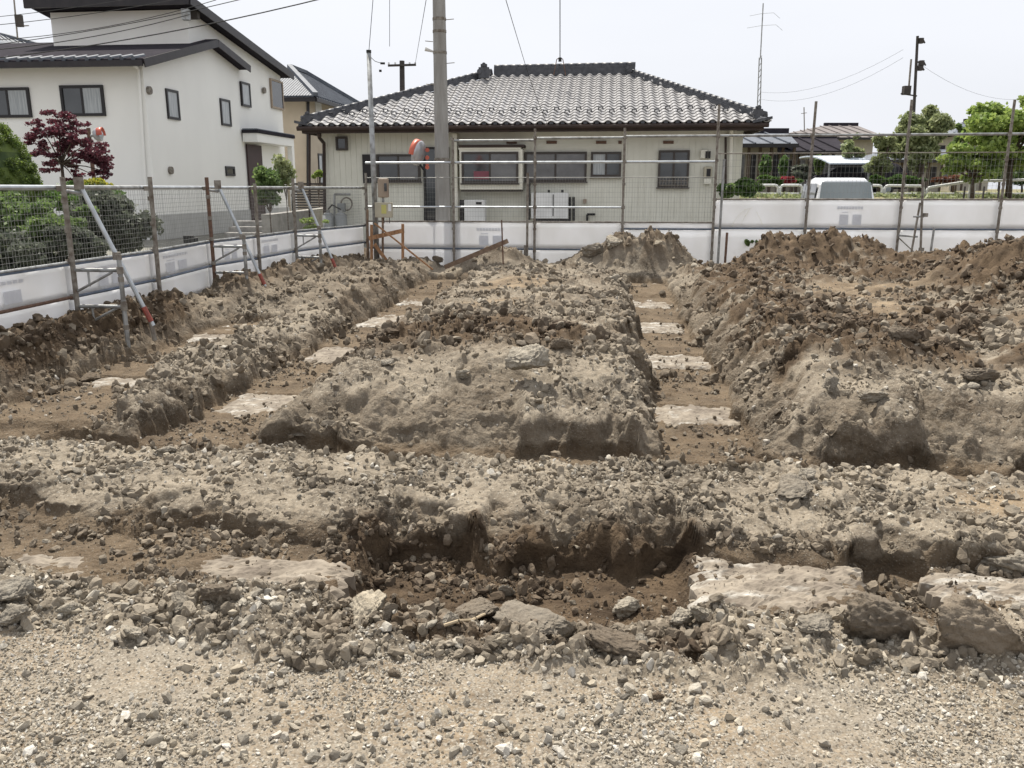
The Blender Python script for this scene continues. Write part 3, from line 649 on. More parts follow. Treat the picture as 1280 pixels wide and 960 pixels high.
# keep only the pole positions (x = 0 is between poles)
LPOLE = [LP[0]] + LP[2:]
BT = LP[-1][1] + .1                            # back fence plane
def P2(st, z=0): return W(st[0], st[1], z)
lf = empty('site_fence', P2(LPOLE[3]), 'mesh fence over white sheeting running along the garden and the white house', 'fence')
def lnorm(a, b):
    d = (P2(b) - P2(a)).normalized(); return Vector((d.y, -d.x, 0))
bz = .17
for i, (a, b) in enumerate(zip(LPOLE[:-1], LPOLE[1:])):
    n = lnorm(a, b); o = -n * .045
    A = P2(a) + o; B = P2(b) + o
    sheet(A, B, .535, .875, lf, n); sheet(A, B, bz + .01, .525, lf, n)
    if i != 5: ghost_print(A, B, .535, .875, n, lf, .2 + .1 * (i % 2), .62)
    mesh_panel(A - n * .01, B - n * .01, .90, 1.625, lf)
    pipe('rail', P2(a, 1.655) - n * .05 + (P2(a) - P2(b)).normalized() * .06, P2(b, 1.655) - n * .05 + (P2(b) - P2(a)).normalized() * .03, .0243, M['steel_new' if i in (0, 2, 3) else 'steel'], lf)
    MB().tube(P2(a, .895) + n * .01, P2(b, .895) + n * .01, .0165).build('rail', M['steel'], lf)
    MB().bar(P2(a, .872) + n * .022, P2(b, .872) + n * .022, .012, .02).build('sheet_batten', M['sheetline'], lf)
    MB().tube(P2(a, .535) + n * .012, P2(b, .535) + n * .012, .017).build('rail', M['sheetline' if i > 0 else 'rust'], lf)
for i, a in enumerate(LPOLE):
    h = [1.72, 1.74, 1.76, 1.78, 1.70, 1.80, 1.72][i] if i < 7 else 1.72
    n = lnorm(LPOLE[max(i - 1, 0)], LPOLE[min(i + 1, len(LPOLE) - 1)])
    lean = n * random.uniform(.0, .02)
    pp = pipe('post', P2(a, -.1) + n * .045, P2(a, h + .02) + n * .045 + lean, .0265, M['rust' if i in (3,) else 'steel_old'], lf, 10)
    for z in (.28, .55, .90, 1.2, 1.5): 
        if random.random() < .85: MB().tube(P2(a, z) + n * .045, P2(a, z + .05) + n * .045, .034, n=8).build('collar', M['steel_old'], pp)
    for z in (.895, 1.645, .535): MB().box(P2(a, z) + n * .01, (.06, .06, .055), .5).build('clamp', M['steel_old'], pp)
# low concrete kerb the fence stands behind
kb = MB(); a, b = LPOLE[0], LPOLE[-1]
for a, b in zip(LPOLE[:-1], LPOLE[1:]):
    n = lnorm(a, b); kb.hexa([P2(a, -.05) - n * .12, P2(b, -.05) - n * .12, P2(b, -.05) + n * .13, P2(a, -.05) + n * .13, P2(a, .11) - n * .12, P2(b, .11) - n * .12, P2(b, .11) + n * .13, P2(a, .11) + n * .13])
tag(kb.build('kerb_wall', M['curb'], None, P2(LPOLE[3])), 'low grey concrete kerb along the foot of the left mesh fence', 'kerb')

# outrigger braces ------------------------------------------------
def outrigger(pole, nxt, label, out=.52, tilt=0.0, hi=1.0):
    n = lnorm(pole, nxt); d = (P2(nxt) - P2(pole)).normalized(); base = P2(pole)
    e = empty('outrigger_brace', base + Vector((0, 0, 0)), label, 'fence brace', 'outrigger braces on the left fence')
    q = base + n * (out + .045) + d * tilt; p = base + n * .075 + d * tilt * .1
    pipe('upright', q + Vector((0, 0, -.15)), q + Vector((0, 0, .98)), .025, M['steel'], e)
    for z in (.20, .45, .70, .93): MB().tube(q + Vector((0, 0, z)), q + Vector((0, 0, z + .05)), .031, n=8).build('collar', M['steel_old'], e)
    for z in (.82, .44):
        pipe('crossbar', p + Vector((0, 0, z)), q + Vector((0, 0, z)), .021, M['steel'], e)
        pipe('diagonal_strut', p + Vector((0, 0, z - .22)), p.lerp(q, .82) + Vector((0, 0, z - .02)), .014, M['steel'], e)
        pipe('short_strut', p.lerp(q, .28) + Vector((0, 0, z)), p.lerp(q, .28) + Vector((0, 0, z - .17)), .012, M['steel'], e)
        MB().box(q + Vector((0, 0, z)), (.06, .05, .07), .3).build('wedge_clamp', M['steel_old'], e)
    top = base + n * .12 + d * .16 + Vector((0, 0, 1.70)); foot = base + n * (out + .20) + d * (.26) + Vector((0, 0, .20))
    pipe('long_brace', top, foot, .0235, M['steel_new'], e, 10)
    k = (foot - top).normalized(); pipe('red_sleeve', foot - k * .22, foot - k * .05, .028, M['redpaint'], e, 10)
    pipe('brace_foot', foot - k * .06, foot + Vector((0, 0, -.16)), .026, M['steel_old'], e)
    MB().box(top, (.09, .09, .12), .4).build('swivel_clamp', M['steel_old'], e)
    pipe('top_stub', base + n * .06 + Vector((0, 0, 1.62)), top + Vector((0, 0, -.10)), .02, M['steel'], e)
    MB().box(top.lerp(foot, .5), (.07, .07, .08), .2).build('middle_clamp', M['steel_old'], e)
outrigger(LPOLE[1], LPOLE[2], 'nearest outrigger brace with a bright diagonal pipe and red sleeve, by the red maple')
outrigger(LPOLE[3], LPOLE[4], 'middle outrigger brace on the rusty red post, in front of the white house')
outrigger(LPOLE[5], LPOLE[6], 'farthest outrigger brace, in front of the low garden wall and gate', out=.50)

# back fence ------------------------------------------------------
BPX = [567, 669, 779.5, 893.5, 1009, 1127, 1251, 1372]
BS = [ont(px, 235, BT)[0] for px in BPX]; S0 = LPOLE[-1][0] + .05
bf = empty('site_fence', W(BS[2], BT, 0), 'tall pipe scaffold fence with white sheeting across the back, in front of the tiled house', 'fence')
nB = (W(0, -1) - W(0, 0)).normalized()
def bz_(py, px=669): return zat(px, py, BT)
zl = {k: bz_(v) for k, v in dict(r1=174, r2=203, m=222, r3=259, top=278, seam=311.5).items()}
zr_ = {k: bz_(v, 1127) for k, v in dict(r1=168.5, m=191, top=250, seam=286.5).items()}
def seg(s0, s1, z, r=.0243, m='steel', dt=-.05): MB().tube(W(s0, BT + dt, z), W(s1, BT + dt, z), r).build('rail', M[m], bf)
edges = [S0] + BS
for i, (a, b) in enumerate(zip(edges[:-1], edges[1:])):
    A, B = W(a, BT), W(b, BT)
    if i <= 3:
        top = zl['top']; seam = zl['seam'] if i < 3 else bz_(285.5)
        seg(a, b, zl['r2'], m='steel_new'); 
        if i < 3: seg(a, b, zl['r3'], .021, 'steel_new')
        if i > 0: seg(a, b, bz_([0, 175.5, 173, 171.5][i]), m='steel')
        mesh_panel(W(a, BT + .02), W(b, BT + .02), top + .02, zl['m'], bf, .055, .09)
        seg(a, b, zl['m'], .008, 'wire', -.0)
    else:
        top = zr_['top']; seam = zr_['seam']
        seg(a, b, zr_['r1'], m='steel')
        mesh_panel(W(a, BT + .02), W(b, BT + .02), top + .02, zr_['m'], bf, .075, .11)
        seg(a, b, zr_['m'], .010, 'steel_old', -.0)
    sheet(A, B, seam + .012, top, bf, nB, .010); sheet(A, B, .0, seam - .012, bf, nB, .010)
    seg(a, b, top + .012, .016, 'steel_old', -.02); seg(a, b, seam, .0165, 'sheetline', -.02)
    if i in (1, 4): pass
    if i in (1,): ghost_print(A, B, seam, top, nB, bf, .28, .62)
    if i == 5: ghost_print(A, B, seam, top, nB, bf, .34, .62)
tops = [172, 161, 160, 131, 127, 125, 125, 120]
for i, (px, ty) in enumerate(zip(BPX, tops)):
    zt = zat(px, ty, BT - .05); pp = pipe('post', W(BS[i], BT - .09, -.15), W(BS[i] + random.uniform(-.02, .02), BT - .09, zt), .026, M['steel_old'], bf, 10)
    for z in (.35, .8, 1.25, 1.7, 2.15, 2.6):
        if z < zt: MB().tube(W(BS[i], BT - .09, z), W(BS[i], BT - .09, z + .05), .035, n=8).build('collar', M['steel_old'], pp)
    for z in ((zl['r2'], zl['r3'], zl['top']) if i < 3 else (zr_['r1'], zr_['top'])):
        MB().box(W(BS[i], BT - .07, z), (.06, .06, .06), .3).build('clamp', M['steel_old'], pp)
# the doubled short uprights and the corner post
for s_, zt, m in ((BS[1] - .15, 1.95, 'steel_old'), (BS[3] + .12, 2.2, 'steel'), (S0 + .02, 1.95, 'steel_old'), (BS[3] + .26, .78, 'rust'), (BS[1] - .2, .5, 'steel_old')):
    pipe('short_post', W(s_, BT - .16, -.2), W(s_ + .01, BT - .16, zt), .025, M[m], bf)
# outrigger seen end-on by the sixth post
e = empty('outrigger_brace', W(BS[5], BT, 0), 'steel outrigger frame seen end-on at the back fence, right of the white van', 'fence brace')
b0 = BS[5]
pipe('upright', W(b0 + .34, BT - .55, -.2), W(b0 + .18, BT - .55, 1.9), .023, M['steel_old'], e)
pipe('upright', W(b0 + .10, BT - .5, -.2), W(b0 + .20, BT - .5, 1.38), .021, M['steel_old'], e)
pipe('short_upright', W(b0 + .44, BT - .6, -.2), W(b0 + .47, BT - .6, .92), .022, M['steel'], e)
pipe('crossbar', W(b0, BT - .12, .74), W(b0 + .2, BT - .55, .74), .018, M['steel'], e)
pipe('crossbar', W(b0 + .1, BT - .5, 1.12), W(b0 + .28, BT - .55, 1.12), .018, M['steel'], e)
pipe('diagonal_strut', W(b0, BT - .12, .70), W(b0 + .22, BT - .5, .42), .012, M['steel_old'], e)
for z in (.5, 1.15): MB().box(W(b0 + .3, BT - .55, z), (.07, .07, .07), .4).build('clamp', M['steel_old'], e)
# faint weed growing at the foot
# ------------------------------------------------------------------ survey boards, planks
def stick(name, a, b, w, h, m, parent=None, **k):
    return MB().bar(a, b, w, h).build(name, M[m], parent, **k)
g = onz(480, 335, 0.0); TS = BT - .55
def pxl(px, py, t): s_, z = ont(px, py, t); return W(s_, t, z)
bb = empty('batter_board', pxl(465, 340, TS), 'reddish timber batter board frame beside the meter pole in the fence corner', 'survey frame')
for px, y0, y1 in ((464.5, 281, 340), (503.5, 280, 335)): stick('stake', pxl(px, y1, TS), pxl(px, y0, TS), .055, .045, 'wood', bb)
stick('board', pxl(461, 298, TS - .04), pxl(505, 288, TS - .04), .02, .085, 'wood', bb)
stick('board', pxl(468, 305, TS - .04), pxl(492, 338, TS - .04), .02, .07, 'wood', bb)
stick('raking_stick', pxl(468, 279, TS - .08), pxl(541, 337, TS - .5), .028, .028, 'wood', bb)
for px, y0, y1, m in ((459.5, 262, 340, 'plank'), (478.5, 262, 340, 'plank')): stick('dark_stake', pxl(px, y1, TS + .12), pxl(px, y0, TS + .12), .04, .04, m, bb)
o = stick('plank', pxl(556, 334, BT - 1.0), pxl(635, 301, BT - 1.0), .03, .09, 'plank', None); tag(o, 'grey brown plank leaning up out of the small spoil heap by the back fence', 'plank')
o = pipe('ground_rod', pxl(629, 330, BT - 1.05), pxl(627, 275, BT - 1.05), .014, M['rust'], None); tag(o, 'thin rusty rod standing upright beside the leaning plank', 'rod')

# ------------------------------------------------------------------ utility poles, meters, mirrors, wires
PT = BT + .55
s_, z_ = ont(553, 230, PT); x0 = W(s_, PT, 0)
up = empty('utility_pole', x0, 'thick concrete utility pole standing in front of the tiled house', 'utility pole')
pole = MB()
zz = np.linspace(0, 9.5, 14)
for a, b in zip(zz[:-1], zz[1:]): pole.tube(x0 + Vector((0, 0, a)), x0 + Vector((0, 0, b)), .165 - a * .0065, .165 - b * .0065, n=20, cap=(b > 9.4))
pole.build('pole_shaft', M['pole'], up, smooth=True)
for y in (24, 39.5, 66, 199):
    z = ont(548, y, PT)[1]; rr = .165 - z * .0065
    MB().tube(x0 + Vector((0, 0, z - .025)), x0 + Vector((0, 0, z + .025)), rr + .008, n=20).build('steel_band', M['steel_old'], up)
for k in range(7):
    z = 2.9 + k * .42; d = 1 if k % 2 else -1
    MB().tube(x0 + Vector((.14 * d, 0, z)), x0 + Vector((.30 * d, -.02, z + .01)), .008, n=6).build('step_bolt', M['steel_old'], up)
z = ont(535, 65, PT)[1]
MB().tube(x0 + Vector((-.13, -.02, z)), x0 + Vector((-.30, -.05, z + .05)), .02, .045, n=8).build('insulator', M['white'], up)
# thin meter pole
MT = BT - .30
a = pxl(461, 66, MT); b = pxl(471, 320, MT)
mp_ = empty('service_pole', (b.x, b.y, 0), 'thin grey steel service pole with meter boxes in the fence corner', 'service pole')
MB().tube((b.x, b.y, -.1), a, .062, .045, n=12).build('pole_shaft', M['steel'], mp_, smooth=True)
MB().tube(a, a + Vector((0, 0, .05)), .05, n=12).build('pole_cap', M['black'], mp_)
MB().path([a + Vector((0, 0, -.05)), a + Vector((.12, -.02, -.16)), a + Vector((.25, -.02, -.2))], .006).build('wire_arm', M['black'], mp_)
MB().box(a + Vector((.27, -.02, -.2)), (.09, .05, .035), .2).build('insulator', M['black'], mp_)
MB().box(a + Vector((.22, -.02, -.34)), (.05, .05, .04), .2).build('insulator', M['black'], mp_)
def face_box(name, m, px0, py0, px1, py1, t, depth, parent, bev=.012):
    s0, z1 = ont(px0, py0, t); s1, z0 = ont(px1, py1, t)
    o = MB().bst(s0, s1, t, t + depth, z0, z1).build(name, M[m], parent)
    if bev:
        md = o.modifiers.new('bevel', 'BEVEL'); md.width = bev; md.segments = 2
    return o
mb1 = empty('meter_box', pxl(478, 247, MT - .2), 'tan rounded electric meter box on the thin service pole', 'meter box')
face_box('case', 'boxbrown', 471.5, 223, 485, 247, MT - .2, .12, mb1, .02); face_box('meter_window', 'glass', 480, 229, 483.5, 239, MT - .21, .012, mb1, 0)
face_box('bracket', 'steel', 477, 247, 480, 253, MT - .14, .04, mb1, 0)
mb2 = empty('switch_box', pxl(478, 272, MT - .2), 'cream switch box with a yellow label, below the tan meter box', 'switch box')
face_box('case', 'plastic', 468, 253, 489.5, 272, MT - .2, .14, mb2, .012); face_box('yellow_label', 'label', 476.5, 256, 483, 267, MT - .206, .005, mb2, 0); face_box('paper_label', 'white', 485, 255, 489, 264, MT - .206, .005, mb2, 0)
for px in (480, 487): MB().tube(pxl(px, 272, MT - .12), pxl(px, 279, MT - .12), .008, n=6).build('conduit', M['black'], mb2)
# convex mirrors
def mirror(name_label, px, py, t, r, rz, tilt, poleh, ctr_off=0, stem=True):
    c = pxl(px, py, t); e = empty('traffic_mirror', (c.x, c.y, 0), name_label, 'traffic mirror')
    def ring(prof, m, nm):
        mb = MB(); n = 24; vs = []
        rot = Euler((tilt, 0, rz)).to_matrix()
        for rr, yy in prof:
            for i in range(n):
                an = 2 * math.pi * i / n; vs.append(c + rot @ Vector((rr * math.cos(an), yy, rr * math.sin(an))))
        fs = []
        for k in range(len(prof) - 1):
            for i in range(n): fs.append((k * n + i, k * n + (i + 1) % n, (k + 1) * n + (i + 1) % n, (k + 1) * n + i))
        mb.add(vs, fs); return mb.build(nm, M[m], e, smooth=True)
    ring([(r * 1.0, -.0), (r * 1.03, .06), (r * .96, .085), (r * .6, .13), (.001, .15)], 'mirror', 'mirror_back')
    ring([(.001, -.045), (r * .5, -.03), (r * .9, .0), (r * 1.0, .0)], 'steel_new', 'mirror_glass')
    rot = Euler((tilt, 0, rz)).to_matrix(); mb = MB(); vs = []; n = 18
    for k in range(n + 1):
        an = math.pi * (-.05 + 1.1 * k / n)
        for rr, yy in ((1.05, .05), (1.07, -.06), (1.05, -.06), (1.03, .05)): vs.append(c + rot @ Vector((r * rr * math.cos(an), yy, r * rr * math.sin(an))))
    fs = []
    for k in range(n):
        for j in range(4): q = k * 4; fs.append((q + j, q + (j + 1) % 4, q + 4 + (j + 1) % 4, q + 4 + j))
    mb.add(vs, fs).build('orange_hood', M['orange'], e, smooth=True)
    if stem:
        q = c + rot @ Vector((0, .22, 0)); MB().tube(c + rot @ Vector((0, .1, 0)), q, .03).build('arm', M['steel'], e)
        MB().tube((q.x, q.y, -.0), (q.x, q.y, q.z + .15), .038, n=10).build('mirror_pole', M['rust' if poleh else 'steel'], e)
    return e, c
e, c = mirror('grey backed convex traffic mirror with red hood beside the concrete pole', 521, 191, PT - .1, .26, R(-108), R(-14), 0, stem=False)
q = pxl(531, 214, PT); MB().path([c + Vector((.04, .1, -.22)), q, pxl(531, 222, PT), pxl(531, 285, PT)], .022, 8).build('mirror_pole', M['black'], e)
for y in (187.5, 197, 204, 209): MB().tube(pxl(534, y, PT - .03), pxl(534, y, PT - .05), .045, n=12).build('reflector', M['orange'], e)
mirror('small orange hooded mirror in front of the white house corner', 126, 168, 16.0, .125, R(100), R(-8), 1)

def wire(pts, r, name='overhead_wire'):
    mb = MB(); P = []
    for (a, b, sag) in pts:
        for k in range(13):
            u = k / 12; p = Vector(a).lerp(Vector(b), u); P.append(p - Vector((0, 0, sag * 4 * u * (1 - u))))
    return mb.path(P, r, 5).build(name, M['black'], None, P[0])
def wpx(a, b, Y0, Y1, sag, r, label):
    o = wire([(onY(*a, Y0), onY(*b, Y1), sag)], r); return tag(o, label, 'wire')
wpx((-60, 62), (330, -8), 20, 19, .12, .009, 'lowest of the cables crossing the sky past the white house gable')
wpx((-60, 78), (420, -6), 20, 17, .15, .012, 'thick cable crossing just over the lower roof of the white house')
wpx((-60, 36), (250, -6), 21, 20, .08, .008, 'thin upper cable in the top left corner of the sky')
wpx((-60, 26), (200, -8), 21, 20, .06, .007, 'topmost thin cable in the top left corner of the sky')
wpx((-60, 52), (270, 0), 20, 20, .2, .008, 'slack cable below the two thin ones near the antenna')
wpx((237, 18), (-60, 66), 22.7, 20.5, .15, .011, 'service cable running left from the bracket on the white house gable')
wpx((467, -10), (461, 66), 16.5, MT * .99, .0, .006, 'drop wire coming down to the top of the thin service pole')
wpx((630, -8), (657, 82), 14, 20.5, .0, .006, 'thin slanting wire ending above the tiled roof')
wpx((657, 82), (684, 155), 20.5, 21.3, .05, .006, 'thin wire dropping across the tiled roof to the eave')
wpx((487, -8), (487, 58), 26, 27, .0, .008, 'thin hanging wire left of the distant crossarm pole')
wpx((534, -8), (519, 80), 24, 45, .0, .010, 'faint wire slanting down to the distant crossarm')
wpx((950, 115), (1129, 62), 60, 44, .7, .006, 'faint sagging cable from the antenna towards the dark pole')
wpx((950, 124), (1129, 72), 60, 44, .8, .006, 'lower faint sagging cable left of the dark pole')
wpx((1150, 80), (1300, 120), 44, 60, .8, .006, 'faint sagging cable right of the dark pole')
# service line with its yoke, over the ridge of the tiled house
a = onY(700, -8, 24.5); b = onY(700, 72, 24.5)
cw = empty('hanging_line', b, 'dark line with a small forked yoke hanging over the ridge of the tiled roof', 'line')
MB().tube(a, b, .014, n=6).build('line', M['black'], cw)
for px in (692, 707): MB().path([b, onY((px + 700) / 2, 74, 24.5), onY(px, 94, 24.5)], .012, 5).build('yoke_leg', M['rust'], cw)
MB().tube(b, onY(700, 77, 24.5), .05, n=6).build('shackle', M['black'], cw)

# distant crossarm pole
e = empty('crossarm_pole', onY(503, 235, 45).xy.to_3d(), 'distant pole with a single crossarm rising behind the tiled roof', 'utility pole')
MB().tube(onY(503.5, 235, 45).xy.to_3d(), onY(502.5, 76, 45), .16, .13, n=10).build('pole_shaft', M['blackpole'], e)
MB().bar(onY(485, 82, 44.8), onY(520, 81, 44.8), .1, .1).build('crossarm', M['blackpole'], e)
for px in (486, 494, 512, 519): MB().tube(onY(px, 81, 44.8), onY(px, 78, 44.8), .05, n=6).build('insulator', M['white'], e)
# dark pole on the right with its fittings
YB = 44
b = onY(1138, 240, YB); a = onY(1147, 45, YB)
e = empty('dark_pole', (b.x, b.y, 1.0), 'slim dark pole with wire fittings rising behind the right trees', 'utility pole')
MB().tube((b.x, b.y, 1), a, .085, .065, n=10).build('pole_shaft', M['blackpole'], e)
for y, dx in ((50, 7), (78, 8), (84, 6)):
    MB().path([onY(1146, y, YB), onY(1146 + dx, y - 2, YB), onY(1146 + dx + 3, y + 4, YB)], .04, 5).build('fitting', M['blackpole'], e)
    MB().box(onY(1146 + dx * .7, y + 1, YB), (.22, .2, .25)).build('insulator', M['blackpole'], e)
MB().bar(onY(1139, 74, YB), onY(1136, 110, YB), .07).build('bracket_rod', M['steel_old'], e)
MB().box(onY(1133, 113, YB), (.34, .3, .42)).build('transformer', M['blackpole'], e)
MB().bar(onY(1126, 117, YB), onY(1146, 120, YB), .06).build('bracket', M['blackpole'], e)
# lattice antenna mast
YA = 34
e = empty('antenna_mast', onY(946, 200, YA).xy.to_3d(), 'tall thin lattice antenna mast behind the right end of the tiled roof', 'antenna')
def am(px, py): return onY(px, py, YA)
for dx in (-2.0, 2.0): MB().bar(am(947.5 + dx, 165), am(950.5 + dx * .7, 72), .035).build('mast_leg', M['steel'], e)
for k in range(12):
    y = 160 - k * 7.6; x = 947.6 + (165 - y) / 93 * 3
    MB().bar(am(x - 2, y), am(x + 2, y - 7), .02).build('lattice_brace', M['steel'], e)
MB().bar(am(950.5, 72), am(954, 4), .035).build('mast_tip', M['steel'], e)
for y, w in ((32, 18), (17, 15)):
    MB().path([am(952 - w, y + 3), am(952, y), am(952 + w, y - 1), am(952 + w + 8, y + 6)], .006, 5).build('antenna_element', M['steel'], e)
MB().bar(am(1005, 135), am(1004.5, 165), .03)
# small TV aerial on the roof at far left
e = empty('roof_aerial', onY(22, 60, 40), 'small dark aerial standing over the far left tiled roof', 'aerial')
MB().bar(onY(22, 48, 40), onY(17, -6, 40), .05).build('aerial_rod', M['steel_old'], e)
MB().box(onY(24, 26, 40), (.28, .2, .5)).build('aerial_box', M['blackpole'], e)
MB().bar(onY(20, 33, 40), onY(36, 32, 40), .04).build('aerial_arm', M['steel_old'], e)
# ------------------------------------------------------------------ tiled house
HT = 22.6; TE = 21.86; HS0 = ont(405, 235, HT)[0]; HS1 = ont(917, 235, HT)[0]; ZE = 3.17
jh = empty('tiled_house', W(-2, HT, 0), 'single storey beige house with a glazed grey tiled hip roof behind the back fence', 'house')
HB = TE + 8.4
wl = MB()
wl.bst(HS0, HS1, HT + .03, HB - .75, -.1, ZE + .05); wl.build('wall', M['siding'], jh)
sid = MB(); k = HS0
while k < HS1 - .02:
    w = .158; sid.bst(k, min(k + w - .006, HS1), HT + .018, HT + .032, .25, ZE - .05); k += w
tag(sid.build('siding_boards', M['siding'], jh), kind='stuff')
MB().bst(HS0 - .01, HS1 + .01, HT - .02, HT + .2, -.1, .25).build('plinth', M['found'], jh)
# set-back wing at the right end
a, _ = ont(925, 235, HT + 1.2)
MB().bst(HS1 + .01, a, HT + 1.2, HB - 1, -.1, ZE).build('side_wall', M['siding'], jh)
def fb(nm, m, x0, y0, x1, y1, t, d, par, bev=0): return face_box(nm, m, x0, y0, x1, y1, t, d, par, bev)
def winT(par, px0, py0, px1, py1, t, fm='bframe', gl=('frost', 'frost'), mull=True, fw=.055, sill=True, depth=.07):
    s0, z1 = ont(px0, py0, t); s1, z0 = ont(px1, py1, t); mb = MB()
    mb.bst(s0, s0 + fw, t - depth, t + .02, z0, z1).bst(s1 - fw, s1, t - depth, t + .02, z0, z1)
    mb.bst(s0 + fw, s1 - fw, t - depth, t + .02, z1 - fw, z1).bst(s0 + fw, s1 - fw, t - depth, t + .02, z0, z0 + fw)
    sm = (s0 + s1) / 2
    if mull: mb.bst(sm - fw * .45, sm + fw * .45, t - depth * .8, t + .01, z0 + fw, z1 - fw)
    w = mb.build('window', M[fm], par)
    if mull:
        MB().bst(s0 + fw, sm - fw * .45, t - depth * .45, t - depth * .3, z0 + fw, z1 - fw).build('pane', M[gl[0]], w)
        MB().bst(sm + fw * .45, s1 - fw, t - depth * .6, t - depth * .45, z0 + fw, z1 - fw).build('pane', M[gl[1]], w)
    else: MB().bst(s0 + fw, s1 - fw, t - depth * .5, t - depth * .3, z0 + fw, z1 - fw).build('pane', M[gl[0]], w)
    if sill: MB().bst(s0 - .03, s1 + .03, t - depth - .03, t + .01, z0 - .035, z0 - .002).build('sill', M[fm], w)
    return w
winT(jh, 420, 171, 435, 188, HT - .01, gl=('glass',) * 2, mull=False, sill=False)
winT(jh, 471, 193, 526, 227, HT - .01, gl=('glass', 'frost'))
fb('shutter_box', 'frame', 452.5, 193, 470, 229, HT - .05, .07, jh)
winT(jh, 529, 184, 563, 276, HT - .01, fm='frame', gl=('glass', 'glass'))
# corner pilaster, beam line and bay window
fb('pilaster', 'trim', 565, 167, 572.5, 281, HT - .30, .32, jh, 0)
fb('beam', 'trim', 573, 183, 651, 186.5, HT - .44, .43, jh, 0)
bay = fb('bay_window', 'trim', 574, 186.8, 653, 237, HT - .42, .41, jh, .01)
winT(bay, 577, 190, 648, 229, HT - .43, gl=('glass', 'frost'), depth=.04)
for ch in list(bay.children):
    pass
fb('bay_top', 'brown', 573, 181, 655, 184, HT - .47, .47, jh, 0)
fb('bay_base', 'bframe', 576, 237.3, 652, 239.5, HT - .38, .37, jh, 0)
# something pink behind the bay glass
fb('pink_cloth', 'pinkcloth', 592, 214, 612, 224, HT - .455, .01, bay, 0)
winT(jh, 656, 190, 733, 227, HT - .01, gl=('frost', 'frost')); winT(jh, 739, 190, 776, 221, HT - .01, gl=('lace', 'glass')); w = winT(jh, 823.5, 188, 860, 234, HT - .01, gl=('glass', 'glass'))
lat = MB()
for k in range(10):
    x = 824.5 + k * 3.85; s0, z1 = ont(x, 221.5, HT - .1); _, z0 = ont(x, 232.5, HT - .1); lat.bst(s0, s0 + .014, HT - .115, HT - .10, z0, z1)
for y in (221.5, 226, 231.5):
    s0, z1 = ont(824, y, HT - .1); s1, _ = ont(859.5, y, HT - .1); lat.bst(s0, s1, HT - .13, HT - .116, z1 - .01, z1 + .01)
lat.build('lattice_rail', M['steel_old'], w)
for px in (640, 690, 752, 775, 836): fb('vent_plate', 'rust', px - 7 if px != 775 else px - 2, 176, px + 6 if px != 775 else px + 2, 179.6, HT - .03, .03, jh, 0)
# soffit, fascia and gutter
ES0, ES1 = ont(372, 160, TE)[0], ont(961, 151, TE)[0]
sf = MB(); sf.bst(ES0 + .15, ES1 - .15, TE + .10, HB - .1, ZE - .02, ZE + .04); sf.build('soffit', M['brown'], jh)
MB().bst(ES0 + .1, ES1 - .1, TE + .02, TE + .075, ZE - .13, ZE + .03).build('fascia', M['brown'], jh)
MB().tube(W(ES0, TE - .04, ZE - .01), W(ES1, TE - .04, ZE - .01), .06, n=10).build('gutter', M['brown'], jh)
for s_ in (ES0 + .1, ES1 - .155): MB().bst(s_, s_ + .055, TE + .08, HB - .1, ZE - .13, ZE + .03).build('side_fascia', M['brown'], jh)
MB().path([pxl(398, 166, TE), pxl(399, 172, TE + .1), pxl(405, 179, HT - .1), pxl(406, 281, HT - .1)], .045, 8).build('downpipe', M['brown'], jh)
MB().path([pxl(387, 166, TE + .3), pxl(387, 281, TE + .3)], .03, 8).build('downpipe', M['brown'], jh)
MB().path([pxl(914, 160, HT - .3), pxl(914, 172, HT - .1), pxl(911, 281, HT - .1)], .05, 8).build('downpipe', M['trim'], jh)
MB().path([pxl(907, 168, HT - .1), pxl(907, 281, HT - .1)], .03, 8).build('downpipe', M['brown'], jh)
# roof planes
TR = 26.05; RS0, RS1 = ont(618, 95, TR)[0], ont(783, 90, TR)[0]; ZR = ont(700, 94, TR)[1]
E_ = [W(ES0, TE, ZE + .06), W(ES1, TE, ZE + .06), W(ES1, HB, ZE + .06), W(ES0, HB, ZE + .06)]; Rr = [W(RS0, TR, ZR), W(RS1, TR, ZR)]
base = MB(); base.add([p + Vector((0, 0, 0)) for p in E_ + Rr], [(0, 1, 5, 4), (1, 2, 5), (2, 3, 4, 5), (3, 0, 4), (3, 2, 1, 0)])
base.build('roof', M['darkroof'], jh)
# tiles: a wave profile with a lip, laid in courses on the front and side slopes
TW = .285; CR = .235
def tile_mesh(name, w=TW, l=.30, m=None):
    v = []; n = 8; f = []
    for layer_ in (0, 1):
        for r_, (y, dz) in enumerate(((0, .030), (l, .0))):
            for i in range(n + 1):
                u = i / n
                z = .052 * math.sin(math.pi * min(u / .62, 1)) if u < .62 else -.018 * math.sin(math.pi * (u - .62) / .38)
                v.append(((u - .5) * (w + .012), y, z + dz + .02 - layer_ * .018))
    q = n + 1
    for i in range(n):
        f.append((i, i + 1, q + i + 1, q + i)); f.append((i, 2 * q + i, 2 * q + i + 1, i + 1))
    f.append((0, q, 3 * q, 2 * q)); f.append((n, 2 * q + n, 3 * q + n, q + n))
    me = bpy.data.meshes.new(name); me.from_pydata(v, [], f); me.materials.append(m or M['tile']); me.update(); return me
tm = tile_mesh('roof_tile')
org = ORG[jh.name]
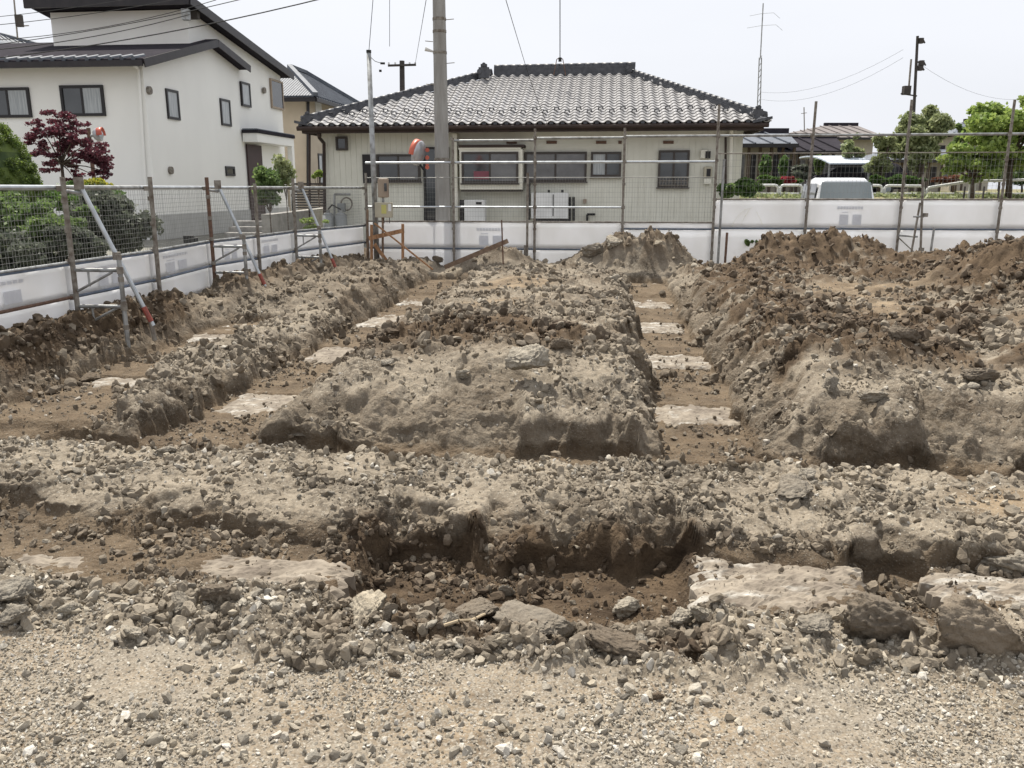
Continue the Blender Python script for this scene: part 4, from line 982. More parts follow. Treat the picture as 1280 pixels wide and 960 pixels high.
def lay(P0, U, V, N, inside, length, width, limit, nm='roof_tile', joined='upper_roof_tiles', mat_='tile'):
    """P0 eave start, U along eave, V up slope"""
    rot = Matrix((U, V, N)).transposed(); cnt = 0; jm = MB(); tv = [v.co.copy() for v in tm.vertices]; tf = [tuple(p.vertices) for p in tm.polygons]
    r = 0
    while r * CR < length:
        c = 0
        while c * TW < width:
            p = P0 + U * (c * TW + TW / 2) + V * (r * CR - .05)
            if inside(c * TW + TW / 2, r * CR + CR * .5):
                if cnt < limit:
                    o = bpy.data.objects.new(nm, tm); COL.objects.link(o); o.parent = jh
                    o.matrix_local = Matrix.Translation(p - org + N * random.uniform(0, .004)) @ (rot @ Euler((random.uniform(-.006, .006), random.uniform(-.012, .012), 0)).to_matrix()).to_4x4(); cnt += 1
                else:
                    e_ = rot @ Euler((random.uniform(-.006, .006), random.uniform(-.012, .012), 0)).to_matrix(); jm.add([p + e_ @ v for v in tv], tf)
            c += 1
        r += 1
    if jm.v: tag(jm.build(joined, M[mat_], jh), kind='stuff')
U = (W(1, 0) - W(0, 0)).normalized(); vv = W(0, TR, ZR) - W(0, TE, ZE + .06); SL = vv.length; V = vv.normalized(); N = U.cross(V)
def ins(u, v):
    k = v / SL; return u > (RS0 - ES0) * k + .05 and u < (ES1 - ES0) - (ES1 - RS1) * k - .05
lay(W(ES0, TE, ZE + .06), U, V, N, ins, SL, ES1 - ES0, 290)
# right slope (turned away from the street)
U2 = (W(0, 1) - W(0, 0)).normalized(); v2 = (W(RS1, 0, ZR) - W(ES1, 0, ZE + .06)); SL2 = v2.length; V2 = v2.normalized(); N2 = U2.cross(V2)
lay(W(ES1, TE, ZE + .06), U2, V2, N2, lambda u, v: u > (TR - TE) * v / SL2 and u < (HB - TE) - (HB - TR) * v / SL2, SL2, HB - TE, 0, joined='side_roof_tiles')
# round eave ends
for k in range(int((ES1 - ES0) / TW)):
    p = W(ES0 + TW * (k + .31), TE - .055, ZE + .075)
    o = MB().tube(p, p + (W(0, .06) - W(0, 0)), .052, n=8).build('eave_tile_end', M['tile2'], jh)
# snow guards, two staggered rows
sg = None
for row, (off, ph) in enumerate(((.62, 0), (.86, .5))):
    for k in range(24):
        u = (k + .4 + ph) * 2 * TW
        if not ins(u + .1, off + .1): continue
        p = W(ES0, TE, ZE + .06) + U * (u + TW * .31 - TW / 2) + V * off + N * .09
        if sg is None:
            mb = MB(); mb.path([p - U * .07 - N * .01, p - U * .05 + N * .06, p + U * .05 + N * .06, p + U * .07 - N * .01], .016, 5); mb.bar(p - V * .02, p + V * .16, .03, .012)
            sg = mb.build('snow_guard', M['tile2'], jh, None); sgp = p
        else:
            o = sg.copy(); COL.objects.link(o); o.location = sg.location + (p - sgp)
# ridge and hips
def ridge_line(nm, a, b, w, h, n_, cap=.07):
    mb = MB(); a = Vector(a); b = Vector(b)
    mb.bar(a + Vector((0, 0, h * .25)), b + Vector((0, 0, h * .25)), w, h * .5); mb.bar(a + Vector((0, 0, h * .62)), b + Vector((0, 0, h * .62)), w * .8, h * .26)
    rg = mb.build(nm, M['tile2'], jh); d = (b - a) / n_
    for k in range(n_):
        p = a + d * k + Vector((0, 0, h * .78)); MB().tube(p, p + d * 1.03, cap * 1.08, cap * .94, n=10).build('ridge_cap_tile', M['tile2'], rg, smooth=True)
    return rg
ridge_line('main_ridge', Rr[0] + Vector((0, 0, -.02)), Rr[1] + U * .25 + Vector((0, 0, 0)), .26, .34, 17, .075)
ridge_line('hip_ridge', E_[0] + (Rr[0] - E_[0]) * .02, Rr[0] + U * -.1, .20, .20, 26, .065)
ridge_line('hip_ridge', E_[1] + (Rr[1] - E_[1]) * .02, Rr[1] + Vector((0, 0, -.02)), .20, .20, 26, .065)
def ornament(p, s_, nm='ridge_end_tile'):
    mb = MB(); mb.box(p, (s_, s_ * .5, s_), -AX); mb.box(p + Vector((0, 0, s_ * .6)), (s_ * .6, s_ * .4, s_ * .4), -AX)
    for d in (-1, 1): mb.tube(p + Vector((d * s_ * .45, -s_ * .3, s_ * .1)), p + Vector((d * s_ * .45, s_ * .3, s_ * .1)), s_ * .24, n=10)
    mb.tube(p + Vector((0, -s_ * .35, s_ * .72)), p + Vector((0, s_ * .3, s_ * .72)), s_ * .2, n=10); return mb.build(nm, M['tile2'], jh)
ornament(onY(605, 91, 25.8), .30); ornament(onY(787, 86, 25.5), .16); ornament(E_[1] + Vector((-.25, .1, .2)), .22); ornament(E_[0] + Vector((.25, .1, .2)), .18)
for a, d in ((E_[0], -1), (E_[1], 1)):     # upturned eave tips
    MB().bar(a + Vector((-d * .4, 0, 0)), a + Vector((d * .06, -.06, .10)), .14, .06).build('eave_tip', M['tile2'], jh)
# fittings on the wall
def unit(nm, label, cat, x0, y0, x1, y1, t, d, m, extra=None):
    c = pxl((x0 + x1) / 2, y1, t); e = empty(nm, c, label, cat); face_box('case', m, x0, y0, x1, y1, t, d, e, .015)
    if extra: extra(e)
    return e
def ac1(e):
    fb('dark_grille', 'frame', 595, 252.5, 602, 255.5, HT - .72, .01, e, 0); fb('side_panel', 'frame', 574.5, 250, 579, 276, HT - .68, .2, e, 0)
    MB().tube(pxl(583, 277, HT - .6), pxl(583, 283, HT - .6), .03).build('foot', M['black'], e); MB().tube(pxl(602, 277, HT - .6), pxl(602, 283, HT - .6), .03).build('foot', M['black'], e)
unit('water_heater', 'small white boiler unit with a dark side panel below the bay window', 'boiler', 580, 250, 606, 277, HT - .71, .35, 'white', ac1)
def ac2(e):
    fb('door_seam', 'frame', 691, 243, 691.8, 270, HT - .514, .01, e, 0); fb('base', 'frame', 668, 274, 713, 276.5, HT - .5, .3, e, 0)
    for x in (712.5, 717): MB().tube(pxl(x, 246, HT - .4), pxl(x, 276, HT - .4), .035, n=8).build('pipe', M['black'], e)
    for x in (686, 703): MB().box(pxl(x, 239, HT - .35), (.06, .06, .07)).build('vent_stub', M['black'], e)
    fb('side_panel', 'frame', 659, 228, 662, 275, HT - .3, .2, e, 0)
unit('outdoor_tank', 'large white outdoor unit with black pipes under the middle window', 'outdoor unit', 664, 241, 710, 273.5, HT - .5, .42, 'white', ac2)
o = MB().path([pxl(734, 276, HT - .08), pxl(734, 268, HT - .08), pxl(744, 268, HT - .08)], .03, 8).build('bent_pipe', M['black'], None, pxl(734, 276, HT - .08)); tag(o, 'black bent pipe low on the beige wall right of the white unit', 'pipe')
o = fb('wall_socket', 'boxbrown', 729, 249, 733, 254, HT - .08, .08, None, 0); tag(o, 'tiny tan outlet box on the beige wall above the bent pipe', 'outlet')
e = empty('meter_pair', pxl(884, 199, HT - .1), 'upper cream wall meters with two dark windows, right of the lattice window', 'meter')
face_box('case', 'trim', 876, 187, 884, 198, HT - .13, .12, e, .02); face_box('meter_window', 'frame', 882, 189, 884.5, 198, HT - .145, .012, e, 0); face_box('meter_window', 'frame', 886, 189, 888, 198, HT - .13, .1, e, 0)
e = empty('breaker_box', pxl(884, 232, HT - .1), 'lower cream meter box with a dark window on the right of the beige wall', 'meter')
face_box('case', 'plastic', 880.5, 208, 890, 222, HT - .18, .17, e, .02); face_box('meter_window', 'frame', 883.5, 211, 888, 220.5, HT - .192, .012, e, 0); face_box('lower_case', 'trim', 880, 223, 889, 230, HT - .16, .15, e, .01)
# gas bottles by the left corner
for k, px in enumerate((411, 427)):
    c = pxl(px, 283, HT - .55); e = empty('gas_cylinder', (c.x, c.y, 0), ['left grey gas cylinder at the corner of the beige house', 'right grey gas cylinder at the corner of the beige house'][k], 'gas cylinder', 'gas cylinders')
    zt = ont(px, 266, HT - .55)[1]; mb = MB(); r_ = .155
    mb.tube((c.x, c.y, 0), (c.x, c.y, zt - .06), r_, n=18, cap=True); mb.tube((c.x, c.y, zt - .06), (c.x, c.y, zt), r_, r_ * .6, n=18); mb.build('cylinder_body', M['gas'], e, smooth=True)
    MB().tube((c.x, c.y, zt), (c.x, c.y, zt + .07), .05, n=8).build('valve', M['steel'], e)
e = empty('gas_meter', pxl(425, 262, HT - .2), 'grey gas meter pipework with a coiled hose above the gas cylinders', 'gas meter')
MB().path([pxl(418, 282, HT - .2), pxl(418, 243, HT - .2), pxl(438, 243, HT - .2)], .03, 8).build('pipe', M['steel'], e)
face_box('regulator', 'gas', 421, 254, 431, 265, HT - .3, .14, e, .02)
ring = [pxl(433 + 7 * math.cos(a), 255 + 8 * math.sin(a), HT - .22) for a in np.linspace(0, 6.283, 17)]
MB().path(ring, .022, 6).build('hose_coil', M['steel_old'], e)
MB().path([pxl(410, 262, HT - .4), pxl(415, 256, HT - .4), pxl(426, 262, HT - .4)], .02, 6).build('hose', M['black'], e)

# ------------------------------------------------------------------ white house on the left
WS, WT = -12.67, 22.75
def wz(px, py): return ont(px, py, WT)[1]
wh = empty('white_house', W(WS, WT, 0), 'white rendered two storey house with dark metal roofs and black framed windows on the left', 'house')
def L1(px, py, s=WS): return ons(px, py, s)                       # -> t, z on the gable wall
ec = wz(172, 78)
pk = L1(272, 56, WS + .35); be = L1(307, 84, WS + .35); SLF = -24.0
# lower block: gable polygon pushed to the left
pe = L1(181, 81)
g = [(WT, -.1), (WT, ec), (pk[0], pk[1]), (be[0], be[1]), (be[0], -.1)]
MB().prism([W(WS, t, z) for t, z in g], W(SLF, 0) - W(WS, 0)).build('lower_wall', M['stucco'], wh)
# upper block behind: front face plane at the ridge, mono pitch
ur = L1(362, 95, WS + .35); u0t = L1(237, 3, WS + .35)[0] + .55
uh_ = ont(235, 5, u0t)[1]
uS = ont(62, 12, u0t)[0]
tq, zq = L1(237, 3, WS + .35)
slope = (ur[1] - zq) / (ur[0] - tq)
zf = ur[1] + slope * (u0t - ur[0])
g2 = [(u0t, 0), (u0t, zf), (ur[0], ur[1]), (ur[0], 0)]
MB().prism([W(WS - .03, t, z) for t, z in g2], W(uS, 0) - W(WS - .03, 0)).build('upper_wall', M['stucco'], wh)
# foundation skirt
fz_ = ons(192, 269, WS)[1]
MB().bst(WS - .2, WS + .02, WT - .02, ur[0], -.12, fz_).build('foundation', M['found'], wh); MB().bst(SLF, WS - .2, WT - .02, WT + .2, -.12, fz_).build('foundation', M['found'], wh)
# roofs as thick slabs with overhang
def slab(name, pts, th, m, parent): return MB().prism([Vector(p) for p in pts], Vector((0, 0, th))).build(name, M[m], parent)
ov = .35; fo = ont(166, 74, WT - .55)
zeave = wz(166, 79) - .02
k1 = (pk[1] - ec) / (pk[0] - WT)
P = lambda t, z, s: W(s, t, z)
ef = WT - .55; zef = ec + k1 * (ef - WT)
slab('lower_roof', [P(ef, zef + .03, WS + ov), P(pk[0], pk[1] + .03, WS + ov), P(pk[0], pk[1] + .03, SLF), P(ef, zef + .03, SLF)], .14, 'darkroof', wh)
k2_ = (be[1] - pk[1]) / (be[0] - pk[0]); eb = be[0] + .35
slab('lower_roof_back', [P(pk[0] + .003, pk[1] + .03, WS + ov - .003), P(eb, be[1] + k2_ * .35 + .03, WS + ov - .003), P(eb, be[1] + k2_ * .35 + .03, WS - 1.0), P(pk[0] + .003, pk[1] + .03, WS - 1.0)], .14, 'darkroof', wh)
MB().bst(SLF, WS + ov - .01, ef - .10, ef - .003, zef - .03, zef + .12).build('gutter', M['dark'], wh)
# rake boards
MB().bar(P(ef, zef + .05, WS + ov + .02), P(pk[0], pk[1] + .05, WS + ov + .02), .03, .22).build('rake_board', M['dark'], wh)
MB().bar(P(pk[0], pk[1] + .05, WS + ov + .022), P(eb, be[1] + k2_ * .35 + .05, WS + ov + .022), .03, .22).build('rake_board', M['dark'], wh)
# tile edge seen along the lower eave
for k in range(34):
    s_ = WS + .1 - k * .33
    MB().tube(W(s_, ef - .06, zef + .17), W(s_, ef + .5, zef + .17 + .5 * k1), .06, n=8).build('roof_tile_roll', M['tilegrey'], wh)
ue = u0t - .55; zue = zf - slope * .55
slab('upper_roof', [P(ue, zue + .03, WS + ov), P(ur[0] + .4, ur[1] + slope * .4 + .03, WS + ov), P(ur[0] + .4, ur[1] + slope * .4 + .03, uS - .4), P(ue, zue + .03, uS - .4)], .20, 'darkroof', wh)
MB().bar(P(ue, zue + .08, WS + ov + .02), P(ur[0] + .4, ur[1] + slope * .4 + .08, WS + ov + .02), .03, .26).build('rake_board', M['dark'], wh)
MB().bst(uS - .4, WS + ov, ue - .08, ue - .003, zue - .06, zue + .2).build('upper_fascia', M['dark'], wh)
# windows on the left face
def winL(px0, py0, px1, py1, gl): return winT(wh, px0, py0, px1, py1, WT - .004, fm='frame', gl=gl, fw=.075, sill=False, depth=.06)
winL(75, 107, 133, 145, ('glass', 'lace')); winL(-19, 110, 41, 147, ('glass', 'lace'))
# windows on the gable face (plane s = WS), drawn by their pixel corners
def winS(par, px0, py0, px1, py1, s=WS, gl='lace', fm='frame', fw=.07):
    t0, z1 = ons(px0, py0, s); t1, _ = ons(px1, py0, s); _, z0 = ons((px0 + px1) / 2, py1, s); s2 = s + .05; mb = MB()
    z1 = ons((px0 + px1) / 2, py0, s)[1]
    mb.bst(s - .02, s2, t0, t0 + fw, z0, z1).bst(s - .02, s2, t1 - fw, t1, z0, z1).bst(s - .02, s2, t0 + fw, t1 - fw, z1 - fw, z1).bst(s - .02, s2, t0 + fw, t1 - fw, z0, z0 + fw)
    w = mb.build('window', M[fm], par); MB().bst(s + .01, s + .025, t0 + fw, t1 - fw, z0 + fw, z1 - fw).build('pane', M[gl], w); return w
winS(wh, 206, 112, 221, 149); winS(wh, 274, 124, 286, 157); winS(wh, 300, 103, 311, 133); winS(wh, 281, 208, 292, 220, gl='glass'); winS(wh, 337, 100, 352, 136, s=WS - .004, gl='glass', fm='boxbrown')
for px, py in ((185, 113), (329, 113), (212, 213)):
    t_, z_ = ons(px, py, WS); MB().tube(W(WS, t_, z_), W(WS + .08, t_, z_), .11, n=12).build('vent_cap', M['steel_old'], wh)
# porch
t0, zt = ons(303, 164, WS); t1, _ = ons(349, 172, WS)
MB().bst(WS + .01, WS + .6, t0 - .1, t1 + .1, zt - .06, zt + .05).build('porch_roof', M['darkroof'], wh)
for k in range(9): MB().tube(W(WS + .07 + k * .06, t0 - .12, zt + .06), W(WS + .07 + k * .06, t1 + .12, zt + .06), .03, n=6).build('porch_roof_tile', M['tilegrey'], wh)
MB().bst(WS + .02, WS + .55, t0 - .05, t1 + .08, zt - .36, zt - .065).build('porch_beam', M['stucco'], wh)
MB().bst(WS + .36, WS + .549, t1 - .15, t1 + .07, .1, zt - .365).build('porch_column', M['stucco'], wh)
td0, zd = ons(307, 180, WS); td1, _ = ons(325, 180, WS)
d_ = MB().bst(WS + .005, WS + .05, td0, td1, fz_ * .4, zd).build('door', M['doorbrown'], wh)
MB().bst(WS + .06, WS + .09, td1 - .3, td1 - .24, fz_ * .4 + .8, fz_ * .4 + 1.4).build('handle', M['steel'], d_)
# service bracket high on the gable
t_, z_ = ons(237, 19, WS + .0); e_ = MB().box(W(WS + .1, t_, z_), (.35, .2, .22)).build('service_bracket', M['blackpole'], wh)
MB().box(W(WS + .18, t_ - .6, z_ - .1), (.2, .2, .3)).build('cable_box', M['steel'], wh)
MB().tube(pxl(160, 76, WT - .5), pxl(172, 85, WT - .06), .04, n=8).build('downpipe', M['stucco'], wh)
MB().tube(pxl(173, 86, WT - .06), pxl(186, 300, WT - .06), .04, n=8).build('downpipe', M['stucco'], wh)

# beige house with blue grey roof between the two
T3 = 37.0
s0, _ = ont(345, 200, T3); s1, _ = ont(409, 200, T3); s2_, zc_ = ont(384, 122, T3)
bh = empty('beige_house', W(s0, T3, 0), 'tan rendered house with a blue grey roof, squeezed behind the white house porch', 'house')
sm_ = ont(386, 200, T3)[0]; zE3 = ont(384, 122, T3)[1]; sl = s0 - 3
MB().bst(sl, sm_, T3, T3 + 9, 0, zE3).build('wall', M['stucco2'], bh)
tB, zB = ons(452, 131, sm_ + .9) if False else (T3 + 9, 0)
def roof3():
    ov = .7; a = W(sl, T3 - ov, zE3 - .05); b = W(sm_ + ov, T3 - ov, zE3 - .05); c = W(sm_ + ov, T3 + 9, zE3 - .05)
    rt = (sl + sm_) / 2 + 1.2; zr = ont(362, 86, T3 + 3.4)[1]; rs = ont(362, 86, T3 + 3.4)[0]
    r1 = W(rs, T3 + 3.4, zr); r2 = W(rs, T3 + 5.6, zr); d = W(sl, T3 + 3.4, zr)
    th = Vector((0, 0, .12)); mb = MB()
    mb.add([a, b, c, r1, r2, d, W(sl, T3 + 9, zE3 - .05)], [(0, 1, 3, 5), (1, 2, 4, 3), (2, 6, 5, 4), (3, 4, 5), (0, 6, 2, 1), (0, 5, 6)]); mb.build('roof', M['tilegrey'], bh)
    for k in range(40):                       # pantile rolls down both visible slopes
        u = k / 40; p = a.lerp(b, u)
        tt = min(1, (1 - u) * (b - a).length / max(.01, (b - W(rs, T3 - ov, zE3)).length)); q = p + (Vector((r1 - W(rs, T3 - ov, zE3 - .05)))) * tt
        MB().bar(p + th * .3, q + th * .3, .10, .07).build('roof_tile_row', M['tilegrey'], bh)
    for k in range(30):
        u = (k + .5) / 30; p = b.lerp(c, u); L_ = (c - b).length * u; run = 4.1
        tt = min(1, L_ / run, ((c - b).length - L_) / 3.4); q = p + (r1 - (b + (c - b).normalized() * run)) * tt
        MB().bar(p + th * .3, q + th * .3, .10, .07).build('roof_tile_row', M['tilegrey'], bh)
    for x, y in ((b, r1), (c, r2), (r1, r2)): MB().bar(x + th, y + th, .22, .16).build('hip_cap', M['tilegrey'], bh)
    for x, y in ((a, b), (b, c)): MB().bar(x + Vector((0, 0, -.1)), y + Vector((0, 0, -.1)), .14, .16).build('gutter', M['frame'], bh)
roof3()
MB().tube(pxl(385, 125, T3 - .1), pxl(385, 235, T3 - .1), .07).build('downpipe', M['frame'], bh)
t_, z_ = ons(397, 133, sm_); MB().bst(sm_ - .01, sm_ + .04, T3 + 1.2, T3 + 2.0, z_ - .6, z_ + .3).build('window', M['white'], bh)
MB().bst(sm_ - .01, sm_ + .04, T3 + 1.2, T3 + 2.2, 1.8, 3.2).build('window', M['frame'], bh); MB().bst(sm_ + .041, sm_ + .05, T3 + 1.28, T3 + 1.6, 1.9, 3.1).build('pane', M['lace'], bh)
fb('grey_louvre', 'frame', 340, 226, 360, 262, T3 - .1, .08, bh, 0)

# far left tiled roof behind the white house
YH = 42
fh = empty('distant_house', W(-30, YH, 0), 'distant house with a grey tiled hip roof peeping over the white house at far left', 'house')
p0, p1, p2, p3 = onY(3, 44, YH + 3), onY(68, 62, YH), onY(-60, 75, YH), onY(-60, 44, YH + 3)
MB().prism([p2, p1, p0, p3], Vector((0, 0, -.15))).build('roof', M['tilegrey'], fh)
MB().bar(p1, p0, .25, .22).build('hip_cap', M['tilegrey'], fh)
for k in range(22):
    u = k / 22; a = p2.lerp(p1, u); b = p3.lerp(p0, min(1, u / .72)) if u < .72 else p0.lerp(p1, (u - .72) / .28)
    MB().bar(a + Vector((0, 0, .03)), b + Vector((0, 0, .03)), .1, .07).build('roof_tile_row', M['tilegrey'], fh)
a = onY(-60, 80, YH + .6); b = onY(60, 70, YH + .6)
MB().hexa([Vector((a.x, a.y, 0)), Vector((b.x, b.y, 0)), Vector((b.x, b.y + 5, 0)), Vector((a.x, a.y + 5, 0)), a, b, b + Vector((0, 5, 0)), a + Vector((0, 5, 0))]).build('wall', M['wallfar'], fh)

# garden wall, steps, gate
gw = MB()
s0, z0 = ont(332, 267, 19.2); s1, z1 = ont(410, 257, 19.2)
gwt = 19.6
a = W(*onz(334, 262, .95)[:2], 0) if False else None
q0 = pxl(333, 268, 19.9); q1 = pxl(411, 259, 24.5)
n_ = Vector((q1.y - q0.y, q0.x - q1.x, 0)).normalized() * .14
o = MB().hexa([Vector((q0.x, q0.y, 0)) - n_, Vector((q1.x, q1.y, 0)) - n_, Vector((q1.x, q1.y, 0)) + n_, Vector((q0.x, q0.y, 0)) + n_, q0 - n_, q1 - n_, q1 + n_, q0 + n_]).build('garden_wall', M['conc'], None, Vector((q0.x, q0.y, 0)))
tag(o, 'low pale concrete garden wall running back beside the white house porch', 'wall')
st = empty('garden_steps', pxl(290, 300, 20.5), 'grey stone steps leading up to the porch of the white house', 'steps')
for k in range(5):
    t_ = 19.6 + k * .42; s0 = ont(268 + k * 6, 290, t_)[0]; s1 = ont(328 + k * 1, 290, t_)[0]; z = .28 + k * .13
    MB().bst(s0, s1, t_, t_ + .43, z - .13, z).build('step', M['curb'], st)
gt = empty('slat_gate', pxl(390, 262, 27), 'dark horizontal slat screen beside the low garden wall', 'screen')
for k in range(11):
    s0, z = ont(366, 230 + k * 3.3, 27); s1, _ = ont(409, 230 + k * 3.3, 27); MB().bst(s0, s1, 27, 27.04, z - .03, z + .03).build('slat', M['bframe'], gt)
for px in (366, 387, 409): MB().tube(pxl(px, 226, 27.06), pxl(px, 268, 27.06), .04).build('post', M['frame'], gt)
o = MB().box(pxl(236, 299, 14.6), (.18, .14, .13), .3).box(pxl(243, 300, 14.7), (.12, .12, .09), .3).build('garden_box', M['black'], None, pxl(238, 301, 14.6)); tag(o, 'small dark box on the ground by the white house foundation', 'box')
# ------------------------------------------------------------------ vegetation
def leaves(name, m, clumps, n, size, parent=None, origin=(0, 0, 0), flat=0., shell=.5, elong=1.6):
    """clumps: (x, y, z, rx, ry, rz) ellipsoids filled with small leaf faces"""
    C_ = np.array(clumps, float); vol = (C_[:, 3] * C_[:, 4] * C_[:, 5]) ** .7; k = rng.choice(len(C_), n, p=vol / vol.sum())
    d = rng.normal(size=(n, 3)); d /= np.linalg.norm(d, axis=1)[:, None]; r = rng.random(n) ** (1 / 3.) * (1 - shell) + shell * (1 - .25 * rng.random(n) ** 2)
    c = C_[k, :3] + d * C_[k, 3:] * r[:, None] * (1 + .18 * rng.normal(size=(n, 1)))
    a = rng.normal(size=(n, 3)); a[:, 2] *= (1 - flat); a /= np.linalg.norm(a, axis=1)[:, None]
    b = np.cross(a, rng.normal(size=(n, 3)) * np.array([1, 1, 1 - flat * .8])); b /= np.linalg.norm(b, axis=1)[:, None] + 1e-9
    s = size * (.6 + .8 * rng.random(n))[:, None]
    V_ = np.stack([c - a * s * elong * .5, c + b * s * .5, c + a * s * elong * .5, c - b * s * .5], 1).reshape(-1, 3) - np.array(origin)
    me = bpy.data.meshes.new(name); me.vertices.add(4 * n); me.vertices.foreach_set('co', V_.astype(np.float32).ravel())
    me.loops.add(4 * n); me.loops.foreach_set('vertex_index', np.arange(4 * n, dtype=np.int32)); me.polygons.add(n)
    me.polygons.foreach_set('loop_start', np.arange(0, 4 * n, 4, dtype=np.int32)); me.polygons.foreach_set('loop_total', np.full(n, 4, np.int32))
    me.update(); me.materials.append(M[m]); o = bpy.data.objects.new(name, me); COL.objects.link(o)
    if parent is not None: o.parent = parent
    else: o.location = origin
    return o
def plant(name, label, cat, px0, py0, px1, py1, Y, m, n, leaf, z0=0., nclump=14, trunk=None, depth=1., cs=.34, group=None, fill=.5, boxy=.85, tr=.05):
    """a plant whose crown spans the given sight lines at distance Y"""
    a = onY(px0, py1, Y); b = onY(px1, py0, Y); cx = (a.x + b.x) / 2; w = (b.x - a.x) / 2; zc = (a.z + b.z) / 2; h = (b.z - a.z) / 2
    e = empty(name, (cx, Y, z0), label, cat, group); cl_ = []; r = random.Random(int(px0 * 7 + py0))
    for i in range(nclump):
        while True:
            d = Vector((r.uniform(-1, 1), r.uniform(-1, 1), r.uniform(-1, 1)))
            if d.length < 1: break
        q = cs * r.uniform(.6, 1.15)
        cl_.append((cx + d.x * w * (1 - q * .6) * 1.08, Y + d.y * w * depth * (1 - q * .6), zc + d.z * h * (1 - q * .6) * 1.08, w * q, w * q * depth, min(w, h) * q * boxy))
    leaves('crown', m, cl_, n, leaf, e, (cx, Y, z0), shell=fill)
    if trunk:
        mb = MB(); base = Vector((cx + trunk * w, Y, z0)); mid = Vector((cx + trunk * w * .4, Y, z0 + (zc - z0) * .62))
        mb.tube(base, mid, tr, tr * .7, n=8)
        for c in cl_[:max(6, nclump // 2)]:
            p = Vector(c[:3]); k = mid.lerp(p, .45) + Vector((0, 0, -.05 * h)); mb.tube(mid, k, tr * .5, tr * .33, n=6, cap=False); mb.tube(k, p, tr * .33, tr * .12, n=5, cap=False)
        mb.build('trunk', M['bark'], e, smooth=True)
    return e
# garden on the left
YG = 13.5
c = onY(-8, 235, YG); top = onY(-6, 141, YG).z
e = empty('clipped_conifer', (c.x, YG, .2), 'rounded clipped dark green conifer at the left edge behind the fence', 'conifer')
rx = onY(53, 225, YG).x - c.x
lv = []
for k in range(420):
    a_ = random.uniform(0, 6.28); u = random.uniform(0, 1) ; z = .4 + (top - .5) * u; rr = rx * math.sqrt(max(0, 1 - u ** 2.4)) * 1.0
    lv.append((c.x + rr * math.cos(a_) * .93, YG + rr * math.sin(a_) * .93, z, .075, .075, .08))
leaves('crown', 'leafconifer', lv, 60000, .020, e, (c.x, YG, .2), shell=.3)
core = MB(); pr = [(rx * .86 * math.sqrt(max(0, 1 - (k / 10) ** 2.4)), .3 + (top - .42) * k / 10) for k in range(11)]
for (r0, z0), (r1, z1) in zip(pr[:-1], pr[1:]): core.tube((c.x, YG, z0), (c.x, YG, z1), r0, max(r1, .01), n=20, cap=False)
core.build('inner_foliage', M['leafconifer'], e, smooth=True); MB().tube((c.x, YG, .0), (c.x, YG, .6), .08).build('trunk', M['bark'], e)
# maple: layered flat sprays
e = empty('red_maple', onY(80, 235, 15.5).xy.to_3d(), 'young red leaved maple with layered sprays in front of the white house wall', 'maple')
lv = []; mp = MB(); base = onY(81, 262, 15.5); fork = onY(77, 205, 15.5); mp.tube((base.x, 15.5, .1), fork, .04, .028, n=8)
for px, py, w, dy in ((72, 146, 16, .1), (50, 158, 14, -.2), (92, 152, 14, .2), (65, 165, 24, .0), (40, 172, 12, .3), (95, 170, 16, -.3), (52, 185, 16, .1), (80, 184, 20, .3), (100, 158, 10, .0), (62, 198, 12, -.2), (60, 208, 14, .2), (105, 193, 14, -.2), (95, 212, 12, .2),
                      (118, 186, 20, .1), (112, 196, 24, -.1), (126, 200, 16, .2), (108, 180, 8, 0), (92, 222, 10, .1), (132, 214, 11, -.1), (120, 220, 10, .2)):
    p = onY(px, py, 15.5 + dy); q = w * .86 * 15.5 / 1090
    for _ in range(7): lv.append((p.x + random.uniform(-.8, .8) * q, p.y + random.uniform(-.9, .9) * q, p.z + random.uniform(-.12, .10), q * .5, q * .5, q * .24))
    mp.tube(fork, fork.lerp(p, .55) + Vector((0, 0, .03)), .014, .010, n=6, cap=False); mp.tube(fork.lerp(p, .55) + Vector((0, 0, .03)), p, .010, .004, n=5, cap=False)
leaves('crown', 'leafmaple', lv, 11500, .034, e, tuple(e.location), flat=.55, shell=.1, elong=1.3); mp.build('trunk', M['bark'], e, smooth=True)
plant('shrub', 'broad leaved green shrub behind the mesh at far left, above the light one', 'shrub', -40, 232, 60, 300, 11.6, 'leafgreen', 7000, .05, .2, 20)
plant('shrub', 'light green rounded shrub behind the mesh, under the red maple', 'shrub', 18, 246, 112, 306, 11.0, 'leafgreen', 7000, .045, .2, 22, cs=.3)
plant('shrub', 'grey green low shrub behind the mesh at the left edge', 'shrub', -50, 286, 60, 345, 10.2, 'leafgrey', 7000, .034, .1, 18)
plant('shrub', 'grey green rounded shrub just above the white sheeting, near the first brace', 'shrub', 52, 278, 124, 332, 10.6, 'leafgrey', 7000, .034, .1, 18)
plant('shrub', 'dense dark shrub behind the mesh, between the diagonal brace and the third post', 'shrub', 96, 232, 184, 322, 12.0, 'leafgrey', 12000, .045, .2, 30)
plant('shrub', 'dark green hedge bush directly behind the rail left of the maple trunk', 'shrub', 40, 226, 150, 262, 14.6, 'leafdark', 6000, .045, .2, 18)
plant('flower_bush', 'yellow flowering low bush behind the fence rail near the maple trunk', 'bush', 96, 222, 142, 240, 14.2, 'leafyellow', 1400, .04, .2, 9)
plant('shrub', 'slim leafy nandina by the porch of the white house', 'shrub', 319, 203, 352, 266, 19.4, 'leafgreen', 3000, .06, .2, 26, trunk=.01, tr=.02, cs=.5)
plant('shrub', 'tall sparse shrub right of the nandina against the white wall', 'shrub', 345, 180, 367, 244, 19.8, 'leafolive', 900, .055, .2, 16, trunk=.01, tr=.015, cs=.6)
